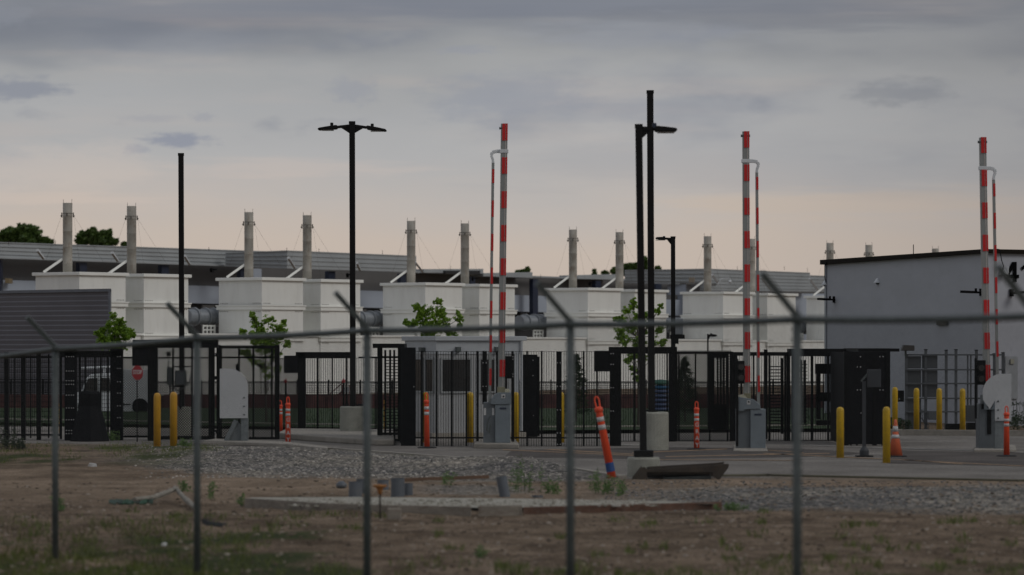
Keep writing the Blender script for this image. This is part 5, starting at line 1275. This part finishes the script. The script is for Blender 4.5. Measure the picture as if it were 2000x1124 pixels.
for x0, x1, y0, y1, m_ in ((1834,1846,697,776,PAVIL),(1851,1864,697,776,PAVIL),(1872,1903,697,776,PAVIL)): pass
for x_ in (1890, 1896): R(r, 'conduit_pipe', d, (x_-1.5,692,x_+1.5,800,-.02,.02), m=DG)
R(r, 'cabinet', d, (1885,792,1911,824,-.15,.1), m=DK, bev=.01); R(r, 'cabinet', d, (1888,826,1906,848,-.15,.15), m=BLACK, bev=.01)
R(r, 'cabinet', d, (1846,828,1880,848,-.1,.15), m=BLACK, bev=.01); R(r, 'cabinet', d, (1812,803,1828,820,-.1,.1), m=DG, bev=.01)
mb = MB(); fr = Fr(d)
for k in range(5): mb.path([fr.p(1800+k*2,800,-.05), fr.p(1798+k*3,815+k*3,-.08), fr.p(1806+k*2,830,-.06), fr.p(1804+k*2,846,-.05)], .008, 5)
mb.build('cables', DG, r)
r = thing('flood_lamp', 'dark wedge shaped flood lamp at the left end of the steel rack', 'lamp', (xx(1770,d), d, zz(690,d)))
mb = MB(); mb.prism([fr.p(x_,y_,-.25) for x_, y_ in ((1758,685.5),(1763,674),(1784,675),(1784,685.5))], (0,.3,0)); mb.build('housing', mat('bronze lamp',(0.035,0.03,0.025)), r, bevel=.01)
mb = MB(); fr.rect(mb, 1766,685,1770,697,-.1,-.05); mb.build('stem', GALVD, r)
d = 84; r = thing('wall_box', 'black box behind the far left yellow bollard of the rack', 'electrical box', (xx(1758,d),d,zz(775,d)))
R(r, 'housing', d, (1752,763,1765,785,-.1,.1), m=BLACK, bev=.01); R(r, 'lock', d, (1754,778,1757,781,-.11,-.1), m=GALV)
# planting at the wall foot
mb = MB()
for _ in range(60):
    p = G(random.uniform(1975,2100), random.uniform(836,842)); p.z = random.uniform(.05,.35); leaves(mb, p, .14, 40, .03)
for _ in range(9): p = G(random.uniform(1975,2010), 838); mb.tube(p, p+Vector((random.uniform(-.1,.1),0,random.uniform(.5,.75))), .004, n=4); leaves(mb, p+Vector((0,0,.6)), .06, 14, .02)
tag(mb.build('shrub', NEEDLE), 'low dark shrub at the wall foot by the right edge', 'shrub')
mb = MB()
for _ in range(14): p = G(random.uniform(1742,1776), 842); p.z = random.uniform(.08,.22); leaves(mb, p, .09, 24, .03)
tag(mb.build('weed_patch', NEEDLE), 'low dark weeds at the foot of the steel rack', 'plant')

# ================================================================== foreground debris
d = 53.6; fr = Fr(d)
r = thing('steel_trough', 'rusty dark steel trough lying on the dirt at the road edge', 'scrap metal', (xx(1325,d), d, 0))
mb = MB(); mb.prism([fr.p(x_,y_,-.35) for x_, y_ in ((1230,937),(1250,912),(1258,911),(1262,916),(1400,907.5),(1412,905),(1421,905),(1420,912),(1402,937),(1392,931),(1390,921),(1262,921),(1262,937))], (0,.05,0)); mb.build('side', RUST, r)
mb = MB(); mb.prism([fr.p(x_,y_,.35) for x_, y_ in ((1236,935),(1254,912),(1262,914),(1400,906),(1418,904),(1404,933))], (0,.04,0)); mb.prism([fr.p(x_,y_,-.3) for x_, y_ in ((1262,921),(1390,920),(1390,925),(1262,926))], (0,.66,0)); mb.build('web', RUST, r)
mb = MB(); mb.prism([fr.p(x_,y_,-.25) for x_, y_ in ((1296,932),(1386,928),(1388,936),(1296,937))], (0,.4,0)); mb.build('bottom_plate', GALVD, r)
def timber(label, pts, wpx_h, depth, name='timber_edging', m=WOOD):
    mb = MB()
    for (x0,y0), (x1,y1) in zip(pts, pts[1:]):
        a = G(x0,y0); b_ = G(x1,y1); mb.prism([a+Vector((0,0,-.05)), b_+Vector((0,0,-.05)), b_+Vector((0,0,wpx_h)), a+Vector((0,0,wpx_h))], (0,depth,0))
    o = mb.build(name, m, bevel=.008); tag(o, label, 'timber', 'timber edging boards'); return o
timber('left timber edging board of the shallow bed, greyish and cracked', [(478,991),(560,996),(625,1001),(700,1003)], .115, .09)
timber('middle timber edging board of the shallow bed, below the conduit stubs', [(703,1005),(920,1009)], .12, .09)
timber('right pale timber edging board of the shallow bed', [(934,1008),(1015,1007),(1020,1007)], .12, .09)
timber('reddish rusty timber edging board at the right end of the bed', [(1022,1005),(1200,1000),(1410,994)], .085, .09, m=mat('reddish timber',(0.105,0.05,0.03),.9,var=.35,scale=4,stretch=(.4,2,2),dirt=(.17,.15,.12),dirtamt=.6,bump=.5))
mb = MB(); a = G(770,1022); mb.box((-.08,-.05,0),(.08,.05,.17),0,a); tag(mb.build('timber_stake', WOOD, None, bevel=.01), 'short wide timber stake below the middle board', 'timber')
mb = MB(); a, b_ = G(790,941), G(955,935); mb.prism([a, b_, b_+Vector((0,0,.05)), a+Vector((0,0,.05))], (0,.1,0)); tag(mb.build('loose_plank', mat('brown plank',(0.13,0.075,0.045),.9,var=.2)), 'loose brown plank lying behind the conduit stubs', 'timber')
# gravel bed fill
mb = MB(); pts = [(480,977),(700,989),(930,992),(1020,991),(1200,987),(1400,984),(1330,980),(1000,974),(700,971),(490,972)]
mb.add([G(x_,y_,.07) for x_, y_ in pts], [tuple(range(len(pts)))]); o = mb.build('bed_fill', asphalt('pale concrete bed', (0.26,0.245,0.20), (0.45,0.43,0.37), 4)); o['kind'] = 'structure'
cl_ = MB()
for _ in range(420):
    px = random.uniform(560,1300); p = G(px, random.uniform(977,990), .07); s = random.uniform(.015,.04)
    vs = [p+Vector((s*math.cos(k*1.256+random.random()*.5), s*math.sin(k*1.256), 0)) for k in range(5)]+[p+Vector((0,0,s*.8))]
    cl_.add(vs, [(k,(k+1)%5,5) for k in range(5)])
tag(cl_.build('bed_rubble', stonemat('pale rubble', [(0.16,0.145,0.11),(0.28,0.26,0.21),(0.42,0.40,0.35)])), 'pale rubble scattered along the shallow bed', 'rubble', kind='stuff')
# conduits
def conduit(label, px, yb, yt, wpx, lean=0, d=None):
    d = d or DB(yb)+0.6; fr = Fr(d); a = fr.p(px, yb+4); b_ = fr.p(px+lean, yt); rr = wpx/2*d/F; n_ = 18
    mb = MB(); v = (b_-a); mb.tube(a, b_, rr, rr, n_, cap=False); mb.tube(b_, a, rr*.82, rr*.82, n_, cap=False)
    mb.tube(b_-v*0.02, b_, rr*1.05, rr*1.05, n_, cap=False)
    o = mb.build('conduit_stub', PVC, None, smooth=True); tag(o, label, 'conduit', 'grey conduit stubs in the bed')
conduit('wide grey conduit stub leftmost in the cluster', 694, 975, 941, 26); conduit('grey conduit stub just left of the foreground fence post', 706, 975, 936, 20, d=48.6)
conduit('grey conduit stub behind the orange capped stake', 748, 972, 938, 22, d=49.5); conduit('tallest grey conduit stub right of the orange capped stake', 777, 976, 934, 27)
conduit('short grey conduit stub rightmost in the cluster', 797, 974, 944, 19); conduit('single tilted grey conduit stub standing apart on the right', 988, 976, 931, 21, -9)
conduit('low cut grey conduit stub nearly flush with the bed', 1050, 977, 968, 22)
mb = MB(); p = G(667,955); mb.lathe([(.02,0),(.07,.02),(.08,.06),(.03,.11)], p, 12); tag(mb.build('plastic_lump', PVC, None, smooth=True), 'small pale blue grey lump left of the conduit cluster', 'debris')
d = DB(1022); fr = Fr(d); r = thing('survey_stake', 'thin stake with an orange funnel cap before the conduit stubs', 'stake', (xx(742,d), d, 0))
mb = MB(); mb.tube(Vector((xx(743,d),d,0)), fr.p(742,965), .012, n=6); mb.build('stake', RUST, r)
mb = MB(); mb.lathe([(.018,-.10),(.03,-.05),(.045,-.02),(.082,.0),(.085,.015),(.02,.02)], fr.p(742,950), 14); mb.build('cap', mat('amber plastic',(0.42,0.17,0.03)), r, smooth=True)
# dead log
mb = MB(); pts = [G(262,985), G(300,981), G(345,972), G(362,984), G(382,1002)]
for i, (a, b_) in enumerate(zip(pts, pts[1:])):
    z0 = Vector((0,0,.06+(.05 if i == 2 else 0))); z1 = Vector((0,0,.06+(.06 if i == 1 else 0))); mb.tube(a+z0, b_+z1, .028+.01*(i%2), .03, 9)
mb.tube(pts[2]+Vector((0,0,.1)), G(340,962)+Vector((0,0,.08)), .03, .015, 7)
tag(mb.build('dead_branch', mat('bleached wood',(0.26,0.24,0.20),.9,var=.3,scale=8,bump=.5)), 'bleached dead branch lying on the dirt at the left', 'branch')
for (px, py, s_, lb) in ((180,913,.09,'white scrap of litter on the dirt left of the gravel'),(320,1066,.03,'tiny pale scrap of litter in the lower left grass')):
    mb = MB(); p = G(px,py); mb.prism([p+Vector((-s_,0,0)), p+Vector((s_*.8,.03,0)), p+Vector((s_*.6,.05,s_*.5)), p+Vector((-s_*.5,.0,s_*.7 if 'upright' not in lb else s_*2))], (0,.05,.01)); tag(mb.build('litter', WREF), lb, 'litter', 'bits of litter')
mb = MB()
for k in range(7):
    a = G(400+random.uniform(-8,8), 1018+k*2); b_ = G(440+random.uniform(-12,12), 1020+k*2); mb.prism([a, b_, b_+Vector((0,.1,.02)), a+Vector((0,.1,.04))], (0,0,.02))
tag(mb.build('black_sheeting', BLACK), 'crumpled black sheeting right of the second foreground post', 'debris')
mb = MB()
for k in range(7):
    a = G(212+k*12, 984+random.uniform(-2,2)); b_ = G(226+k*12, 985+random.uniform(-2,2)); mb.prism([a, b_, b_+Vector((0,.12,.05)), a+Vector((0,.12,.03))], (0,0,.015))
tag(mb.build('green_netting', mat('green net',(0.012,0.06,0.03))), 'strip of green netting beside the dead branch', 'debris')
# weeds
def weed(label, px, py, hpx, wpx, n_, m=WEED):
    b0 = G(px,py); k = F/b0.y; r = thing('weed', label, 'weed', b0, 'green weeds in the foreground')
    sm_ = MB(); lf = MB()
    for i in range(n_):
        x_ = random.gauss(0, wpx/3.2/k); y_ = random.gauss(0,.08); h_ = hpx/k*random.uniform(.45,1.05)
        a = b0+Vector((x_,y_,hgt(b0.x,b0.y)-.01)); t_ = a+Vector((random.gauss(0,.04),0,h_)); sm_.tube(a, t_, .004, .002, 4)
        for q in range(16):
            p = a.lerp(t_, random.uniform(.15,1)); v = Vector((random.gauss(0,1), random.gauss(0,1), random.gauss(.2,.5))).normalized(); u_ = v.orthogonal().normalized()*.009
            lf.add([p, p+v*.03+u_, p+v*.07, p+v*.03-u_], [(0,1,2,3)])
    lf.v = lf.v+[]; o_ = len(lf.v); lf.v += sm_.v; lf.f += [tuple(i+o_ for i in f) for f in sm_.f]; lf.m += sm_.m; lf.build('foliage', m, r)
weed('tallest feathery weed clump left of the fourth foreground post', 1026, 962, 62, 46, 13)
weed('green weed clump touching the fourth foreground post on its left', 1080, 966, 32, 26, 9)
weed('tall green weed clump left of the leaning delineator foot', 1162, 964, 50, 18, 7)
weed('green weed clump right before the leaning delineator foot', 1186, 966, 40, 26, 10)
weed('small weed right of the leaning delineator foot', 1212, 970, 34, 12, 5)
weed('low weed at the right end of the timber edging', 1437, 996, 18, 30, 9)
weed('thin weed at the second foreground fence post', 362, 960, 26, 14, 5)
weed('tall thin weed right of the second foreground fence post', 410, 970, 40, 10, 4)
weed('thin weed behind the loose plank', 876, 950, 34, 14, 5)
weed('weed beside the leftmost foreground fence post', 120, 1000, 40, 14, 5)
weed('tiny weed in the middle of the lower dirt', 934, 1078, 22, 8, 3)
weed('weed stem left of the timber edging', 474, 985, 26, 8, 3)
weed('dark leafy weed at the far left verge', 14, 884, 40, 50, 26, BUSHD)
weed('dark leafy weed beside the far left fence post', 40, 884, 22, 30, 14, BUSHD)
weed('weed clump between the amber bollards and the fence', 360, 877, 18, 26, 12)
weed('leafy weed at the foot of the wrapped cabinet', 222, 862, 24, 22, 10)

# ================================================================== foreground chain link fence
FP = [(-150,712),(108,682),(385,661),(717,646),(1114,634),(1557,624),(2020,618)]
P0 = Vector((-4.57,35.0)); P1 = Vector((2.03,24.7)); FD = (P1-P0).normalized()
def on_fence(px):
    s = (px-1000)/F; t_ = (P0.x-s*P0.y)/(s*FD.y-FD.x); return P0+FD*t_
r = thing('chain_link_fence', 'blurred galvanised chain link fence crossing the whole foreground', 'fence', (P1.x, P1.y, 0))
tops = []
PD = Vector((-0.84,-0.54,0))
for i, (px, py) in enumerate(FP):
    q = on_fence(px); z = zz(py, q.y); tops.append(Vector((q.x, q.y, z)))
    if i == 0: continue
    mb = MB(); mb.tube((q.x, q.y, -0.5), (q.x, q.y, z+0.02), 0.033, n=16); po = mb.build('post', GALVD, r, smooth=True)
    mb = MB(); mb.lathe([(.034,-.03),(.036,.02),(.02,.05)], (q.x,q.y,z), 14); mb.build('post_cap', GALVD, po, smooth=True)
    mb = MB(); a = Vector((q.x,q.y,z+.02)); mb.bar(a, a+PD*0.31+Vector((0,0,.30)), .045, .05); mb.build('barb_arm', GALVD, r)
for a, b_ in zip(tops, tops[1:]):
    mb = MB(); n_ = 8
    for k in range(n_):
        s0, s1 = k/n_, (k+1)/n_; sag = lambda s: Vector((0,0,-.012*4*s*(1-s)))
        mb.tube(a.lerp(b_,s0)+sag(s0), a.lerp(b_,s1)+sag(s1), .027, n=12, cap=False)
    mb.build('top_rail', GALVD, r, smooth=True)
# woven mesh
mb = MB(); Ls = [0]
for a, b_ in zip(tops, tops[1:]): Ls.append(Ls[-1]+(Vector((b_.x,b_.y))-Vector((a.x,a.y))).length)
def fpt(s):
    s = max(0, min(Ls[-1], s))
    for i in range(len(Ls)-1):
        if s <= Ls[i+1]: t_ = (s-Ls[i])/(Ls[i+1]-Ls[i]); return tops[i].lerp(tops[i+1], t_)
    return tops[-1]
stp = 0.072; rw = 0.0022; nrm = Vector((FD.y,-FD.x,0))
s = -2.3; tanv = Vector((FD.x,FD.y,0))
while s < Ls[-1]:
    for sg in (1, -1):
        s0 = s if sg > 0 else s+2.25; pa = None
        sa, sb_ = s0, s0+sg*2.25
        # clip to fence extent
        za, zb_ = 0.0, 2.25
        if min(sa, sb_) < 0 or max(sa, sb_) > Ls[-1]:
            pts_ = [(sa+(sb_-sa)*k/40, 2.25*k/40) for k in range(41)]; pts_ = [p for p in pts_ if 0 <= p[0] <= Ls[-1]]
            if len(pts_) < 2: continue
            (sa, za), (sb_, zb_) = pts_[0], pts_[-1]
        A_ = fpt(sa); B_ = fpt(sb_); A_ = Vector((A_.x,A_.y,za-.02)); B_ = Vector((B_.x,B_.y,zb_-.02))
        zt = fpt(sb_).z
        if B_.z > zt:
            f_ = (zt-A_.z)/(B_.z-A_.z)
            B_ = A_.lerp(B_, f_)
        o_ = nrm*(-.027+sg*.003)
        mb.tube(A_+o_, B_+o_, rw, n=4, cap=False)
    s += stp
mb.build('woven_mesh', WIRE, r)
bpy.context.view_layer.update()

for o in bpy.data.objects:
    if o.get('label') and len(o['label'].split()) > 16: print('LONG', len(o['label'].split()), o['label'])
